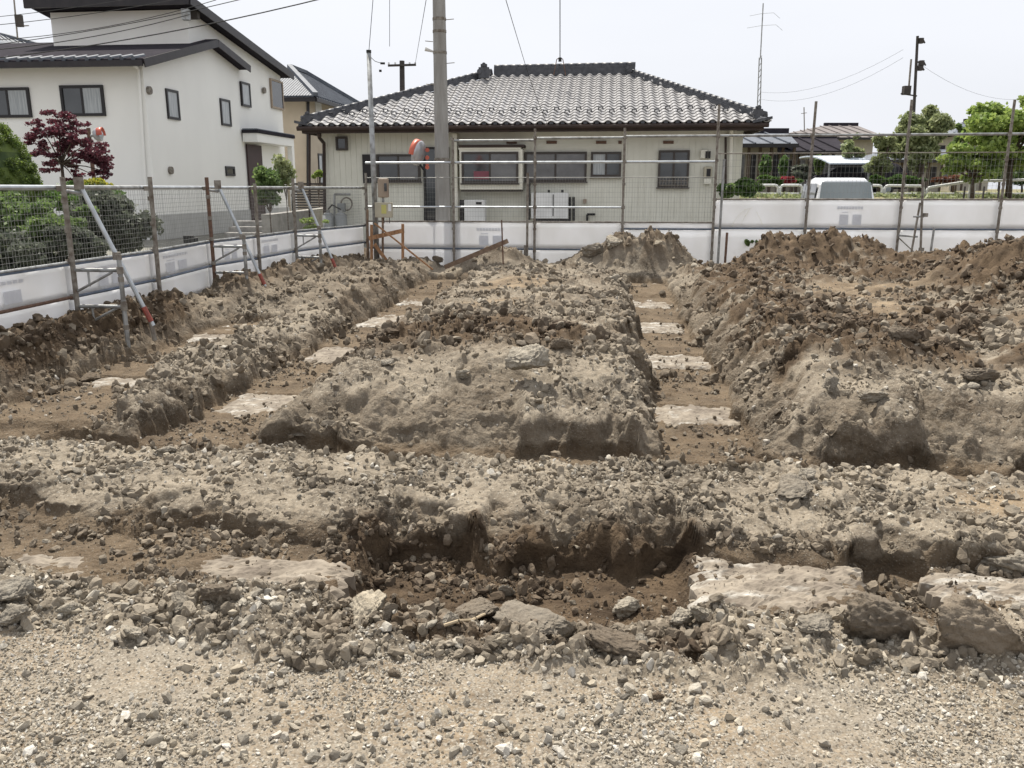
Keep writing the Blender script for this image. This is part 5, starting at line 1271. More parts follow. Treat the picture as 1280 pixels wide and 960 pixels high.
plant('shrub', 'small bright shrub by the corner downpipe', 'shrub', 389, 206, 405, 226, 27, 'leafbright', 600, .07, .2, 6, trunk=.01, tr=.03)
plant('shrub', 'low grass tuft on the garden wall behind the last brace', 'grass tuft', 376, 270, 408, 288, 18.9, 'leafbright', 900, .04, .1, 8)
# ------------------------------------------------------------------ beyond the fence on the right
def strip(name, X0, X1, prof, m, seed, amp=.06):
    mb = MB(); nx = 60; vs = []; ny = len(prof)
    for i in range(nx + 1):
        x = X0 + (X1 - X0) * i / nx
        for (y, z) in prof:
            vs.append((x, y, z + amp * math.sin(x * 1.3 + y * .7 + seed) * (1 if 0 < prof.index((y, z)) < ny - 1 else .2)))
    fs = [(i * ny + j, (i + 1) * ny + j, (i + 1) * ny + j + 1, i * ny + j + 1) for i in range(nx) for j in range(ny - 1)]
    mb.add(vs, fs); o = mb.build(name, M[m], None, smooth=True); return tag(o, kind='structure')
strip('grass_bank', 7.2, 70, [(26.3, -.02), (27.5, .35), (28.7, .85), (29.8, 1.18), (30.6, 1.3), (33.5, 1.3)], 'hill', 0)
strip('road', 6.9, 70, [(33.5, 1.30), (40, 1.3), (42, 1.3)], 'asphalt', 0, 0)
strip('raised_ground', 6.9, 90, [(42, 1.304), (70, 1.4), (160, 1.4)], 'hill', 0, 0)
# rough grass tufts over the bank
lv = []
for k in range(420):
    x = random.uniform(7.4, 24); y = random.uniform(26.6, 32.8); z = float(np.interp(y, [26.3, 27.5, 28.7, 29.8, 30.6, 33.5], [0, .35, .85, 1.18, 1.3, 1.3]))
    lv.append((x, y, z + .06, .22, .22, .11))
tag(leaves('grass', 'leafolive', lv, 16000, .07, None, (14, 29, .8), elong=2.4), 'rough grass growing over the bank beyond the white sheeting', 'grass', kind='stuff')
YR = 31
k = 0
for x0, y0, x1, y1, lb in ((890, 231, 942, 231, 'guard pipe hoop leftmost beside the dark bush'), (947, 231.5, 973, 231.5, 'short white guard pipe hoop left of the red azalea'), (975.5, 231.5, 1003, 231.5, 'white guard pipe hoop just left of the van'), (1081, 231.5, 1103, 232, 'white guard pipe hoop just right of the van'),
                       (1106, 232, 1155, 232.5, 'white guard pipe hoop behind the leaning scaffold tubes'), (1159, 234, 1213.5, 227, 'sloping white guard pipe hoop in front of the reddish bushes'), (1219, 226.5, 1290, 224.5, 'white guard pipe hoop at the right edge')):
    a = onY(x0, y0, YR); b = onY(x1, y1, YR); e = empty('guard_pipe', (a.x, YR, 1.25), lb, 'guard rail', 'white guard pipes along the raised road')
    d = Vector((.12, 0, 0)); dz = Vector((0, 0, .12))
    MB().path([a - dz, a - dz * .3 + d * .25, a + d, b - d, b - dz * .3 - d * .25, b - dz], .048, 8).build('top_pipe', M['whitepole'], e)
    for p in (a, b): MB().tube((p.x, YR, 1.15), p - dz, .048).build('leg', M['whitepole'], e)
    if x1 - x0 > 20: MB().tube(Vector((a.x, YR, 1.45)), Vector((b.x, YR, 1.45)), .03).build('lower_pipe', M['whitepole'], e)
for px in (1207, 1231, 1250):
    p = onY(px, 228, 26.6); o = MB().tube((p.x, 26.6, .0), (p.x, 26.6, onY(px, 233, 26.6).z), .03).build('marker_post', M['blackpole'], None, (p.x, 26.6, 0)); tag(o, 'thin dark post standing on the grass bank', 'post', 'thin posts on the grass bank')
plant('bush', 'dark broad leaved bush behind the mesh at the corner of the tiled house', 'bush', 900, 221, 952, 252, 21.0, 'leafdark', 4200, .07, 0, 16)
plant('bush', 'smaller dark bush left of the corner bush against the beige wall', 'bush', 896, 228, 918, 250, 20.6, 'leafgreen', 1500, .07, 0, 8)
for px0, px1, lb in ((940, 1004, 'clipped green hedge left of the van behind the guard pipes'), (1084, 1104, 'short green hedge block right of the van'), (1104, 1158, 'long clipped hedge behind the scaffold tubes')):
    plant('hedge', lb, 'hedge', px0, 219, px1, 234, 34.5, 'leafdark', 3500, .09, 1.3, 18, cs=.3, depth=.3)
plant('azalea', 'red flowering azalea behind the white guard pipes, left of the van', 'azalea', 973, 221, 996, 229, 33.2, 'azalea', 1500, .07, 1.3, 9, depth=.6)
plant('azalea', 'dull red azalea bed behind the sloping guard pipe', 'azalea', 1163, 219, 1214, 229, 33.4, 'azalea2', 1500, .08, 1.3, 12, depth=.4)
plant('cypress', 'narrow dark cypress in front of the cream far house, the left one', 'cypress', 950, 192, 964, 222, 42, 'leafdark', 1600, .12, 1.3, 10, cs=.7, boxy=1.6)
plant('cypress', 'narrow dark cypress in front of the cream far house, the middle one', 'cypress', 973, 193, 985, 222, 42, 'leafdark', 1600, .12, 1.3, 10, cs=.7, boxy=1.6)
plant('cypress', 'narrow green cypress just above the white van', 'cypress', 1018, 194, 1030, 220, 43, 'leafgreen', 1400, .12, 1.3, 10, cs=.7, boxy=1.6)
plant('bush', 'dark bush mass below the far eaves, above the van roof', 'bush', 985, 206, 1016, 224, 41, 'leafgrey', 1500, .12, 1.3, 8)
plant('tree', 'small yellow green tree in front of the far roof, right of the van', 'tree', 1050, 168, 1082, 206, 40, 'leafolive', 1500, .12, 1.3, 12, trunk=.1, tr=.08)
plant('tree', 'low olive tree left of the dark pole', 'tree', 1082, 160, 1122, 232, 36, 'leafolive', 4500, .12, 1.3, 20, trunk=.1, tr=.10)
plant('tree', 'tall rounded olive green tree behind the leaning scaffold tubes', 'tree', 1112, 122, 1197, 222, 36.5, 'leafolive', 11000, .12, 1.3, 34, trunk=.1, cs=.27, tr=.16)
plant('tree', 'small dark tree between the two large trees on the right', 'tree', 1184, 150, 1214, 205, 48, 'leafgreen', 2500, .15, 1.3, 14, trunk=.1, tr=.12)
plant('tree', 'bright yellow green tree at the right edge', 'tree', 1192, 114, 1340, 212, 30, 'leafbright', 14000, .11, 1.2, 36, trunk=.1, cs=.25, tr=.12)
plant('tree', 'low spreading bright green branches above the right guard pipes', 'tree', 1172, 176, 1262, 228, 29.5, 'leafbright', 5200, .11, 1.2, 20, trunk=.1, cs=.28, tr=.08)
plant('tree', 'dark green tree filling the gap under the bright tree at far right', 'tree', 1225, 188, 1330, 232, 38, 'leafgreen', 5000, .13, 1.3, 18, trunk=.1)
# far houses
def gable_house(nm, lb, x0, x1, yE, yR, Y, depth, m, wm, zb=1.3, xr0=None, xr1=None, over=1.0, cols=0):
    a = onY(x0, yE, Y - over); b = onY(x1, yE, Y - over); zr = onY(x0, yR, Y + depth / 2).z; r0 = onY(xr0 or x0, yR, Y + depth / 2); r1 = onY(xr1 or x1, yR, Y + depth / 2)
    e = empty(nm, ((a.x + b.x) / 2, Y, zb), lb, 'house'); zE = a.z
    A, B = Vector((a.x, Y - over, zE)), Vector((b.x, Y - over, zE)); C_, D = Vector((b.x, Y + depth + over, zE)), Vector((a.x, Y + depth + over, zE))
    r0.z = r1.z = zr; mb = MB(); mb.add([A, B, C_, D, r0, r1], [(0, 1, 5, 4), (1, 2, 5), (2, 3, 4, 5), (3, 0, 4), (3, 2, 1, 0)]); mb.build('roof', M[m], e)
    for p, q in ((A, B),): MB().bar(p + Vector((0, -.05, -.08)), q + Vector((0, -.05, -.08)), .14, .2).build('eave', M['frame'], e)
    MB().bar(r0 + Vector((0, 0, .1)), r1 + Vector((0, 0, .1)), .35, .3).build('ridge', M['darkroof'], e)
    nr = max(4, int((b.x - a.x) / .9))
    for k in range(nr):
        u = (k + .5) / nr; p = A.lerp(B, u); q = r0.lerp(r1, max(0, min(1, (p.x - r0.x) / max(.1, r1.x - r0.x))))
        if p.x < r0.x: q = A.lerp(r0, (p.x - A.x) / (r0.x - A.x)); 
        elif p.x > r1.x: q = B.lerp(r1, (B.x - p.x) / (B.x - r1.x))
        MB().bar(p + Vector((0, 0, .05)), q + Vector((0, 0, .05)), .09, .07).build('roof_seam', M[m], e)
    MB().box(((a.x + b.x) / 2, Y + depth / 2, (zE + zb) / 2 - .05), ((b.x - a.x) - 2 * over * .8, depth, zE - zb - .1)).build('wall', M[wm], e)
    for k in range(cols):
        x = a.x + (b.x - a.x) * (k + .6) / cols; MB().box((x, Y - .05, zb + (zE - zb) * .5), ((b.x - a.x) / cols * .42, .12, (zE - zb) * .6)).build('window', M['frost' if k % 2 else 'frame'], e)
        MB().box((x + (b.x - a.x) / cols * .4, Y - .4, (zb + zE) / 2), (.14, .14, zE - zb - .1)).build('porch_post', M['bark'], e)
    return e
gable_house('far_house', 'long low house with a blue grey roof just right of the tiled house', 912, 998, 180, 166, 47, 8, 'tilegrey', 'wallfar', xr0=925, xr1=985, cols=6)
gable_house('far_house', 'low cream house with dark eaves behind the narrow cypresses', 958, 1062, 189, 172, 50, 8, 'darkroof', 'wallfar', xr0=975, xr1=1045, cols=7)
gable_house('far_house', 'wide brown grey hipped roof on the skyline above the van', 960, 1110, 172, 157, 75, 14, 'roofbrown', 'wallfar', xr0=1030, xr1=1072, cols=0)
gable_house('far_house', 'pale far house seen through the trees right of the carport', 1100, 1200, 200, 186, 62, 8, 'tilegrey', 'wallfar', xr0=1120, xr1=1180, cols=6)
gable_house('far_house', 'grey roofed house in the gap between the two big trees', 1190, 1262, 168, 152, 78, 10, 'tilegrey', 'wallfar', xr0=1205, xr1=1245, cols=3)
for px, lb in ((1005.5, 'thin aerial on the far roof left of the van'),):
    a = onY(px, 164, 76); e = MB().bar(a, onY(px - .5, 134, 76), .07).bar(onY(px - 4, 142, 76), onY(px + 3, 141, 76), .05).build('thin_aerial', M['steel_old'], None, a); tag(e, lb, 'aerial')
# carport with a car
a = onY(1037, 211, 38.5); b = onY(1092, 211, 38.5); e = empty('carport', ((a.x + b.x) / 2, 38.5, 1.3), 'curved pale blue white carport roof on slim posts behind the van', 'carport')
mb = MB(); n = 10; zt = onY(1060, 202, 40.5).z; prof = [(38.5 + 4.2 * i / n, a.z + (zt - a.z + .25) * math.sin(math.pi * (.1 + .5 * i / n))) for i in range(n + 1)]
vs = []
for y, z in prof: vs += [(a.x, y, z), (b.x, y, z), (b.x, y, z + .06), (a.x, y, z + .06)]
mb.add(vs, [(i * 4 + j, i * 4 + (j + 1) % 4, i * 4 + 4 + (j + 1) % 4, i * 4 + 4 + j) for i in range(n) for j in range(4)] + [(3, 2, 1, 0), tuple(n * 4 + j for j in range(4))]); mb.build('roof', M['carport'], e)
MB().bst(0, 0.001, 0, .001, 0, .001)
MB().box(((a.x + b.x) / 2, 38.45, a.z + .12), (b.x - a.x, .08, .14)).build('front_beam', M['frame'], e)
for x in (a.x + .1, b.x - .1):
    for y in (38.8, 42.3): MB().tube((x, y, 1.3), (x, y, a.z + .2), .05).build('post', M['steel'], e)
# vehicles -------------------------------------------------------
def vehicle(nm, lb, cat, loc, rz, L_, Wd, H, bm_, hood=.2, van=True):
    """body lofted through cross sections, windows, wheels, lights; +x is forward"""
    e = empty(nm, loc, lb, cat); e.rotation_euler.z = rz
    secs = ([(-L_ / 2, .62, .96), (-L_ / 2 + .05, .50, 1.0), (-L_ / 2 + .30, .30, .97), (-L_ / 2 + .45, .3, 1)] )
    mb = MB(); hw = Wd / 2
    # side profile (x, roof height) from rear to front
    pr = [(-L_ / 2, .95), (-L_ / 2 + .10, 1.05), (-L_ / 2 + .34, H - .06), (-L_ / 2 + .60, H), (0, H + .03), (L_ * .16, H - .02), (L_ * .30, 1.08 if van else 1.0), (L_ / 2 - .25, .95), (L_ / 2, .62)]
    vs = []; ring = 12
    for x, h in pr:
        k = max(0, (h - 1.0) / (H - 1.0)); tw = hw * (1 - .19 * k)
        z0 = .30
        pts = [(-hw * .94, z0), (-hw, .50), (-hw, .85), (-hw * .985, min(.98, h - .02)), (-tw, h - .15 if h > 1.05 else h - .01), (-tw * .80, h - .012), (tw * .80, h - .012), (tw, h - .15 if h > 1.05 else h - .01), (hw * .985, min(.98, h - .02)), (hw, .85), (hw, .50), (hw * .94, z0)]
        vs += [(x, y, z) for y, z in pts]
    n = len(pr); fs = [(i * ring + j, i * ring + (j + 1) % ring, (i + 1) * ring + (j + 1) % ring, (i + 1) * ring + j) for i in range(n - 1) for j in range(ring)]
    fs += [tuple(range(ring)), tuple((n - 1) * ring + j for j in range(ring))[::-1]]
    mb.add(vs, fs)
    def loc_build(m_, nm_, mm, par=e):
        me = bpy.data.meshes.new(nm_); me.from_pydata(m_.v, [], m_.f); b_ = bmesh.new(); b_.from_mesh(me); bmesh.ops.recalc_face_normals(b_, faces=b_.faces); b_.to_mesh(me); b_.free(); me.materials.append(M[mm])
        o = bpy.data.objects.new(nm_, me); COL.objects.link(o); o.parent = par; return o
    bo = loc_build(mb, 'body', bm_); md = bo.modifiers.new('bevel', 'BEVEL'); md.width = .09; md.segments = 4; md.limit_method = 'ANGLE'; bo.data.polygons.foreach_set('use_smooth', [True] * len(bo.data.polygons))
    def quad(nm_, p, mm, th, par=e): 
        m_ = MB(); m_.prism(p, th); return loc_build(m_, nm_, mm, par)
    # rear window, side windows, windscreen set just proud of the shell
    x0, x1 = -L_ / 2 + .115, -L_ / 2 + .325; t_ = hw * .84
    quad('rear_window', [(x0 - .02, -hw * .86, 1.12), (x0 - .02, hw * .86, 1.12), (x1 - .035, t_ * .92, H - .12), (x1 - .035, -t_ * .92, H - .12)], 'vanglass', (.012, 0, -.002))
    xs0, xs1 = L_ * .175, L_ * .285
    quad('windscreen', [(xs1 + .02, -hw * .86, 1.12), (xs1 + .02, hw * .86, 1.12), (xs0 + .03, t_ * .92, H - .10), (xs0 + .03, -t_ * .92, H - .10)], 'glass', (.012, 0, .004))
    for sgn in (-1, 1):
        for a_, b_ in ((-L_ * .40, -L_ * .17), (-L_ * .155, L_ * .04), (L_ * .055, L_ * .19)):
            quad('side_window', [(a_, sgn * (hw * .985 + .004), 1.03), (b_, sgn * (hw * .985 + .004), 1.03), (b_ - (.14 if b_ > L_ * .1 else 0), sgn * (hw * .865 + .004), H - .16), (a_ + (.05 if a_ < -L_ * .3 else 0), sgn * (hw * .865 + .004), H - .16)], 'glass', (0, sgn * .01, 0))
        for x in (-L_ * .31, L_ * .32):
            m_ = MB(); m_.tube((x, sgn * (hw - .20), .30), (x, sgn * (hw + .01), .30), .30, n=20); w = loc_build(m_, 'wheel', 'black'); m2 = MB(); m2.tube((x, sgn * (hw + .005), .30), (x, sgn * (hw + .025), .30), .18, n=14); loc_build(m2, 'rim', 'steel_new', w)
        quad('tail_light', [(-L_ / 2 - .012, sgn * hw * .80, .70), (-L_ / 2 - .012, sgn * hw * .97, .70), (-L_ / 2 - .012, sgn * hw * .95, 1.0), (-L_ / 2 - .012, sgn * hw * .84, 1.0)], 'redpaint', (.02, 0, 0))
        quad('headlight', [(L_ / 2 - .12, sgn * hw * .68, .66), (L_ / 2 - .12, sgn * hw * .94, .66), (L_ / 2 - .2, sgn * hw * .94, .84), (L_ / 2 - .2, sgn * hw * .68, .84)], 'lace', (.08, 0, .02))
        m_ = MB(); m_.box((L_ * .2, sgn * (hw + .10), 1.08), (.1, .18, .16)); loc_build(m_, 'mirror', bm_)
    m_ = MB(); m_.box((-L_ / 2 - .02, 0, .42), (.12, Wd * .96, .2)).box((L_ / 2 - .02, 0, .40), (.14, Wd * .94, .22)); loc_build(m_, 'bumper', bm_)
    m_ = MB(); m_.box((-L_ / 2 - .03, 0, .80), (.02, .33, .16)); loc_build(m_, 'number_plate', 'white')
    return e
v0 = onY(1056, 236, 23.2)
vehicle('parked_van', 'white van with a large rear window parked behind the white sheeting', 'van', (v0.x + .45, v0.y + 2.05, 0), R(90) - R(10), 4.1, 1.66, 1.93, 'carwhite')
c0 = onY(1068, 221, 40.5); vehicle('parked_car', 'dark grey car standing under the pale carport', 'car', (c0.x, c0.y, 1.3), R(170), 4.2, 1.7, .0 + 1.50, 'darkroof', van=False)

# ------------------------------------------------------------------ slabs in the trenches
def slab_mat():
    m, n, b = nodes('lime_dusted_concrete'); L = n.links.new
    noise, ramp, mixc = soil_colour(n, None, None)
    c = ramp(noise(7, 10), (.13, .105, .08), (.25, .212, .165), .36, .62)
    ed = n.nodes.new('ShaderNodeAttribute'); ed.attribute_name = 'lime'; ed.attribute_type = 'GEOMETRY'
    a = n.nodes.new('ShaderNodeMath'); a.operation = 'MULTIPLY_ADD'; L(noise(4.5, 10, (1, 2.8, 1)), a.inputs[0]); a.inputs[1].default_value = 1.0; L(ed.outputs['Fac'], a.inputs[2])
    r = n.nodes.new('ShaderNodeMapRange'); L(a.outputs[0], r.inputs['Value']); r.inputs['From Min'].default_value = .56; r.inputs['From Max'].default_value = .70
    c = mixc(r.outputs['Result'], c, ramp(noise(14, 6), (.23, .205, .17), (.47, .452, .41), .38, .64))
    L(c, b.inputs['Base Color']); b.inputs['Roughness'].default_value = .9
    bp = n.nodes.new('ShaderNodeBump'); bp.inputs['Strength'].default_value = .5; bp.inputs['Distance'].default_value = .01; L(noise(30, 6), bp.inputs['Height']); L(bp.outputs['Normal'], b.inputs['Normal'])
    return m
M['slab'] = slab_mat()
def slab_obj(s, t, w, d, z, label, rot=0., sh=0., limeb=0.):
    nx, ny = 44, 30; vs = []; fs = []; sd = random.uniform(0, 90); c = W(s, t, z); lm = []
    u = np.linspace(-1, 1, nx + 1); v = np.linspace(-1, 1, ny + 1); A, B = np.meshgrid(u, v)
    ex = 1 + .16 * fbm(B * 2.5 + sd, B * 0 + sd, 5, 3); ey = 1 + .26 * fbm(A * 2.8 + sd, A * 0 - sd, 5, 4)
    X = A * w / 2 * ex + B * sh; Yy = B * d / 2 * ey; Zt = .020 * fbm(A * 2.5 + sd, B * 2.5, 5, 8) + .010 * fbm(A * 11 + sd, B * 9, 3, 18) - .03 * np.maximum(np.abs(A), np.abs(B)) ** 8
    co, si = math.cos(rot - AX), math.sin(rot - AX)
    lime = np.clip(-.05 + limeb * 1.2 - .06 * A + .04 * (np.abs(B) ** 3), -1, 1)
    def P(x, y, z_): return (x * co - y * si, x * si + y * co, z_)
    N_ = (nx + 1) * (ny + 1)
    for zz, X_, Y_ in ((Zt, X, Yy), (Zt * .5 - .16, X * 1.03, Yy * 1.03)):
        for a_, b_, c_ in zip(X_.ravel(), Y_.ravel(), zz.ravel()): vs.append(P(a_, b_, c_))
    q = nx + 1
    for j in range(ny):
        for i in range(nx): k = j * q + i; fs.append((k, k + 1, k + q + 1, k + q)); fs.append((N_ + k, N_ + k + q, N_ + k + q + 1, N_ + k + 1))
    for i in range(nx): fs.append((i, N_ + i, N_ + i + 1, i + 1)); k = ny * q + i; fs.append((k, k + 1, N_ + k + 1, N_ + k))
    for j in range(ny): k = j * q; fs.append((k, k + q, N_ + k + q, N_ + k)); k += nx; fs.append((k, N_ + k, N_ + k + q, k + q))
    me = bpy.data.meshes.new('foundation_slab'); me.from_pydata(vs, [], fs); me.materials.append(M['slab'])
    la = np.concatenate([lime.ravel(), lime.ravel() * 0 - .6]).astype(np.float32); me.attributes.new('lime', 'FLOAT', 'POINT').data.foreach_set('value', la)
    o = bpy.data.objects.new('foundation_slab', me); COL.objects.link(o); o.location = c
    return tag(o, label, 'concrete slab', 'pale slabs exposed in the trenches')
for pd, px_ in zip(PADS, PADPX): slab_obj(*pd[:4], pd[4] - .012, px_[5], **px_[6])

# ------------------------------------------------------------------ rocks and clods one can tell apart
big = [rock_mesh('boulder', 200 + i, 'big', SO) for i in range(9)]
lump = [rock_mesh('lump', 300 + i, 'med', SO) for i in range(12)]
def hit(px, py):
    r = ray(px, py).normalized(); k = np.concatenate([np.arange(1.8, 8, .01), np.arange(8, 19, .03)])
    X = r.x * k; Y = r.y * k; Z = CH + r.z * k; s = X * cA - Y * sA; t = X * sA + Y * cA; H, _ = site(s, t); b = np.where(Z < H)[0]
    i = b[0] if len(b) else len(k) - 1
    return Vector((X[i], Y[i], H[i])), k[i]
def rock(px, py, w, hgt, brown, label, cat='rock', name='boulder', tilt=(0, 0), seed=None, group=None, dep=.85, sink=.25):
    """px, py: centre of the base in view; w, hgt in pixels of the view"""
    p, d = hit(px, py); sc = d / 1065.; me = big[(seed if seed is not None else random.randrange(9)) % 9]
    o = bpy.data.objects.new(name, me); COL.objects.link(o); o.scale = (w * sc / 2 * 1.1, w * sc / 2 * dep * 1.1, hgt * sc / 2 * 1.25)
    o.rotation_euler = (tilt[0], tilt[1], random.uniform(-.5, .5)); o.location = p + Vector((0, w * sc * .25, hgt * sc * (.5 - sink))); o['brown'] = float(brown); lead = ' '.join(label.split()[:3]); o['tone'] = .76 if 'whit' in lead else .60 if 'pale' in lead or 'light' in lead else .42 if 'grey' in lead else .5
    return tag(o, label, cat, group)
rock(660, 476, 50, 62, 0, 'pale grey boulder on the near slope of the central mound', seed=4, sink=.12)
rock(580, 474, 22, 20, 0, 'smaller pale stone left of the boulder on the central mound', 'stone', 'stone', seed=2)
rock(703, 438, 27, 24, .8, 'brown clod right of and behind the pale boulder', 'clod', 'clod', seed=3)
rock(484, 458, 16, 14, .1, 'grey stone at the left shoulder of the central mound', 'stone', 'stone', seed=4)
rock(746, 320, 34, 26, .35, 'brown rounded boulder low on the left side of the central spoil heap', seed=5)
rock(768, 308, 30, 18, .1, 'pale angular stone on top of the central spoil heap', 'stone', 'stone', seed=6)
rock(822, 310, 14, 10, 0, 'small white stone on the right side of the central spoil heap', 'stone', 'stone', seed=7)
rock(1192, 296, 24, 10, .6, 'dark flat clod on the crest of the right spoil heap', 'clod', 'clod', seed=0)
rock(1116, 798, 94, 84, .75, 'large wedge shaped brown clod with a flat tilted face, lower right', 'clod', 'clod', (.35, .4), seed=3, sink=.42)
rock(1234, 830, 98, 88, .8, 'large rounded brown clod at the right edge', 'clod', 'clod', (.2, .1), seed=1, sink=.30)['tone'] = .85
rock(1275, 720, 60, 40, .2, 'grey lump beyond the rounded clod at the right edge', 'clod', 'clod', seed=5)
rock(272, 756, 46, 40, .8, 'brown clod standing in front of the tan slab, lower left', 'clod', 'clod', seed=2)
rock(222, 770, 34, 30, .25, 'grey brown lump just left of the brown clod before the slab', 'clod', 'clod', seed=6)
rock(6, 755, 44, 38, .1, 'grey rounded stone cut by the left edge', 'stone', 'stone', seed=4)
rock(10, 785, 38, 30, .1, 'grey stone below the rounded one at the left edge', 'stone', 'stone', seed=7)
rock(162, 803, 30, 24, 0, 'pale grey stone pair at the lower left, the right one', 'stone', 'stone', seed=8)
rock(86, 770, 26, 22, 0, 'pale stone at the left in the rubble bank', 'stone', 'stone', seed=5)
rock(457, 784, 62, 34, 0, 'long whitish lump on the rubble bank in front of the dark trench', 'stone', 'stone', (.1, -.4), seed=6)
rock(486, 778, 24, 22, .7, 'brown stone touching the long whitish lump', 'stone', 'stone', seed=0)
rock(560, 786, 26, 26, .1, 'grey egg shaped stone left of the slanting flat clod', 'stone', 'stone', (.2, .5), seed=7)
rock(594, 778, 64, 26, .7, 'slanting flat brown clod with a root beneath it', 'clod', 'clod', (.2, -.45), seed=3)
rock(633, 750, 22, 26, .2, 'upright slanting slab like stone in the middle of the rubble bank', 'stone', 'stone', (.2, .45), seed=8, dep=.5)
rock(628, 810, 30, 24, 0, 'white angular stone below the slanting flat clod', 'stone', 'stone', seed=5)
rock(588, 818, 32, 20, .8, 'small brown clod at the front foot of the rubble bank', 'clod', 'clod', seed=1)
rock(664, 790, 78, 24, .5, 'long flat crusted clod right of the white angular stone', 'clod', 'clod', (.1, .12), seed=4)
rock(700, 804, 38, 34, .3, 'smooth grey lump at the right end of the long flat clod', 'clod', 'clod', seed=0)
rock(775, 822, 86, 54, .85, 'dark ragged brown clod at the front of the rubble bank, centre right', 'clod', 'clod', (.2, .3), seed=2, sink=.4)
rock(802, 812, 26, 20, .2, 'grey stone resting on the dark ragged clod', 'stone', 'stone', seed=6)
rock(852, 788, 34, 30, 0, 'pale faceted stone on the rubble bank left of the right slab', 'stone', 'stone', seed=7)
rock(880, 782, 30, 34, .05, 'pale grey stone touching the faceted one before the right slab', 'stone', 'stone', (.3, .3), seed=8)
rock(785, 770, 40, 34, .1, 'light lump behind the dark ragged clod', 'clod', 'clod', seed=5)
rock(492, 848, 16, 12, .8, 'small dark pebble alone on the gravel in front of the rubble bank', 'pebble', 'pebble', seed=1)
rock(778, 856, 14, 12, .4, 'lone tan pebble on the trodden ground below the ragged clod', 'pebble', 'pebble', seed=2)
rock(823, 876, 16, 12, 1, 'lone dark pebble on the trodden ground, centre right', 'pebble', 'pebble', seed=3)
rock(1022, 795, 40, 30, .3, 'tan lump in the rubble below the right slab', 'clod', 'clod', seed=4)
rock(996, 628, 62, 34, .35, 'large cracked grey clod set in the front of the berm at the right', 'clod', 'clod', seed=6, sink=.4)
rock(1010, 600, 30, 16, .2, 'flat stone on top of the berm above the cracked clod', 'stone', 'stone', seed=7)
rock(1095, 505, 36, 22, .2, 'flat pale clod on the near slope of the right mound', 'clod', 'clod', seed=8)
rock(1040, 492, 26, 22, .3, 'grey clod left of the flat pale one on the right mound', 'clod', 'clod', seed=0)
rock(1132, 428, 40, 24, .8, 'dark brown clod high on the right mound', 'clod', 'clod', seed=1)
rock(994, 402, 22, 18, .9, 'dark upright clod on the left shoulder of the right mound', 'clod', 'clod', seed=2)
rock(1232, 478, 44, 24, .7, 'brown clod pile block on the right mound near the edge', 'clod', 'clod', seed=3)
rock(375, 553, 24, 18, .3, 'grey lump at the foot of the central mound, left end', 'clod', 'clod', seed=4)
rock(208, 568, 24, 14, .2, 'flat grey stone on the berm at the left', 'stone', 'stone', seed=5)
rock(108, 478, 26, 12, .9, 'dark clod on the slope of the far left trench', 'clod', 'clod', seed=6)
rock(398, 338, 16, 12, .5, 'clod at the foot of the batter board frame', 'clod', 'clod', seed=7)
rock(547, 330, 14, 12, .6, 'dark round clod at the lower end of the leaning plank', 'clod', 'clod', seed=8)
rock(682, 574, 14, 6, 0, 'small white fragment on the far edge of the berm, centre', 'fragment', 'fragment', seed=1)
rock(184, 402, 10, 5, 0, 'tiny white fragment by the foot of the first long brace', 'fragment', 'fragment', seed=2)
r_pts = [hit(555, 789)[0] + Vector((0, 0, .02)), hit(573, 786)[0] + Vector((0, 0, .03)), hit(590, 783)[0] + Vector((0, 0, .025)), hit(606, 778)[0] + Vector((0, 0, .04))]
o = MB().path(r_pts, .006, 6).build('root', M['root'], None, r_pts[0]); tag(o, 'pale thin root lying under the slanting flat clod', 'root')
# medium lumps, many of a kind
def medium(n, y0, y1, power, r0, r1, rp, zone, label, group, brown=None, nm='stone', cat='stone', sd=0, where=None):
    X, Y, s, t = sample(n * 30, y0, y1, power); ok = (t < 17.4) & (s > fence_s(t) + .1) & (np.abs(X) < Y * .66); X, Y, s, t = X[ok], Y[ok], s[ok], t[ok]
    H, m = site(s, t); k = np.where(rng.random(len(X)) < zone(s, t, m))[0][:n]
    for i in k:
        r = r0 * (r1 / r0) ** (rng.random() ** rp); me = lump[int(rng.integers(12))]
        o = bpy.data.objects.new(nm, me); COL.objects.link(o); o.scale = (r, r * random.uniform(.7, 1), r * random.uniform(.55, .85)); o.rotation_euler = (random.uniform(-.5, .5), random.uniform(-.5, .5), random.uniform(0, 6.28))
        o.location = (X[i], Y[i], H[i] + r * .22); o['brown'] = float(min(1, m['brown'][i] * 1.2 if brown is None else brown)); o['tone'] = random.uniform(.2, .95); tag(o, label, cat, group)
medium(70, 2.7, 3.6, 1, .022, .042, 1.3, lambda s, t, m: win(2.65, 3.12, t, .08), 'medium stone among the rubble bank in front of the nearest trench', 'medium stones in the rubble bank', 0.0)
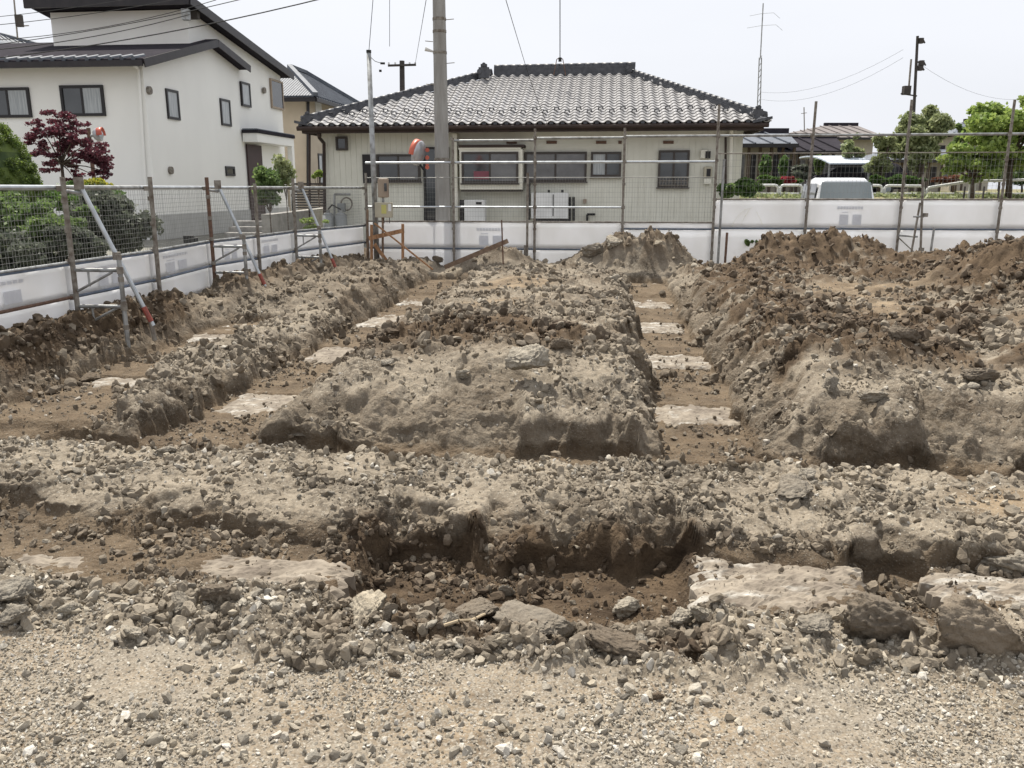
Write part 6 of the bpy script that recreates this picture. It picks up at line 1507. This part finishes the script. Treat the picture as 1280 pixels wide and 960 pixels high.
medium(45, 3.8, 5.4, 1, .022, .05, 1.5, lambda s, t, m: m['berm'], 'medium grey stone on the broad berm behind the nearest trench', 'medium stones on the berm', 0.05)
medium(30, 3.6, 4.4, 1, .02, .045, 1.3, lambda s, t, m: ((t > 3.3) & (t < 4.1)) * m['brown'], 'dark moist clod lying in the nearest trench', 'dark clods in the nearest trench', None, 'clod', 'clod')
medium(80, 5.6, 13, 1.3, .03, .11, 1.7, lambda s, t, m: m['rough'] * (s > 1.2), 'rough clod on the right mound', 'clods on the right mound', None, 'clod', 'clod')
medium(33, 6, 12, 1.4, .03, .07, 1.8, lambda s, t, m: m['rough'] * ((s > -2.5) & (s < .4)), 'rough clod on the central mound between the long trenches', 'clods on the central mound', None, 'clod', 'clod')
medium(26, 6, 13, 1.4, .03, .08, 1.8, lambda s, t, m: m['rough'] * (s < -3.4), 'rough clod on the left spoil banks', 'clods on the left banks', None, 'clod', 'clod')
medium(50, 13.2, 17.4, 1, .05, .14, 1.6, lambda s, t, m: m['rough'] * (s > -.2), 'clod on the spoil heaps along the back fence', 'clods on the far spoil heaps', None, 'clod', 'clod')

medium(42, 2.6, 3.1, 1, .018, .042, 1.4, lambda s, t, m: (m['brown'] > .45) * (t < 3.05) * 1.0, 'moist brown clod piled with the stones of the rubble bank, centre', 'brown clods in the rubble bank', .85, 'clod', 'clod')
# traces on the sheeting and a weed at its foot
mb = MB(); a_ = BT - .034
for pts in ([(915, 284), (918, 276), (924, 268), (931, 262), (941, 259)], [(926, 282), (930, 272), (937, 262)], [(945, 264), (950, 273), (953, 281)]):
    for p, q in zip(pts[:-1], pts[1:]): mb.bar(pxl(*p, a_), pxl(*q, a_), .016, .003)
M['yellowmark'] = mat('yellow_spray', (.74, .70, .48), (.80, .80, .78), rough=.6, scale=22)
mb.build('yellow_mark', M['yellowmark'], bf)
plant('weed', 'small bluish green weed at the foot of the white sheeting, left of the right heap', 'weed', 930, 296, 946, 308, BT - .5, 'leafgreen', 260, .04, .2, 6)
for o in COL.objects:
    if o.parent is None and o.type in ('MESH', 'EMPTY') and 'kind' not in o.keys(): o['kind'] = 'thing'
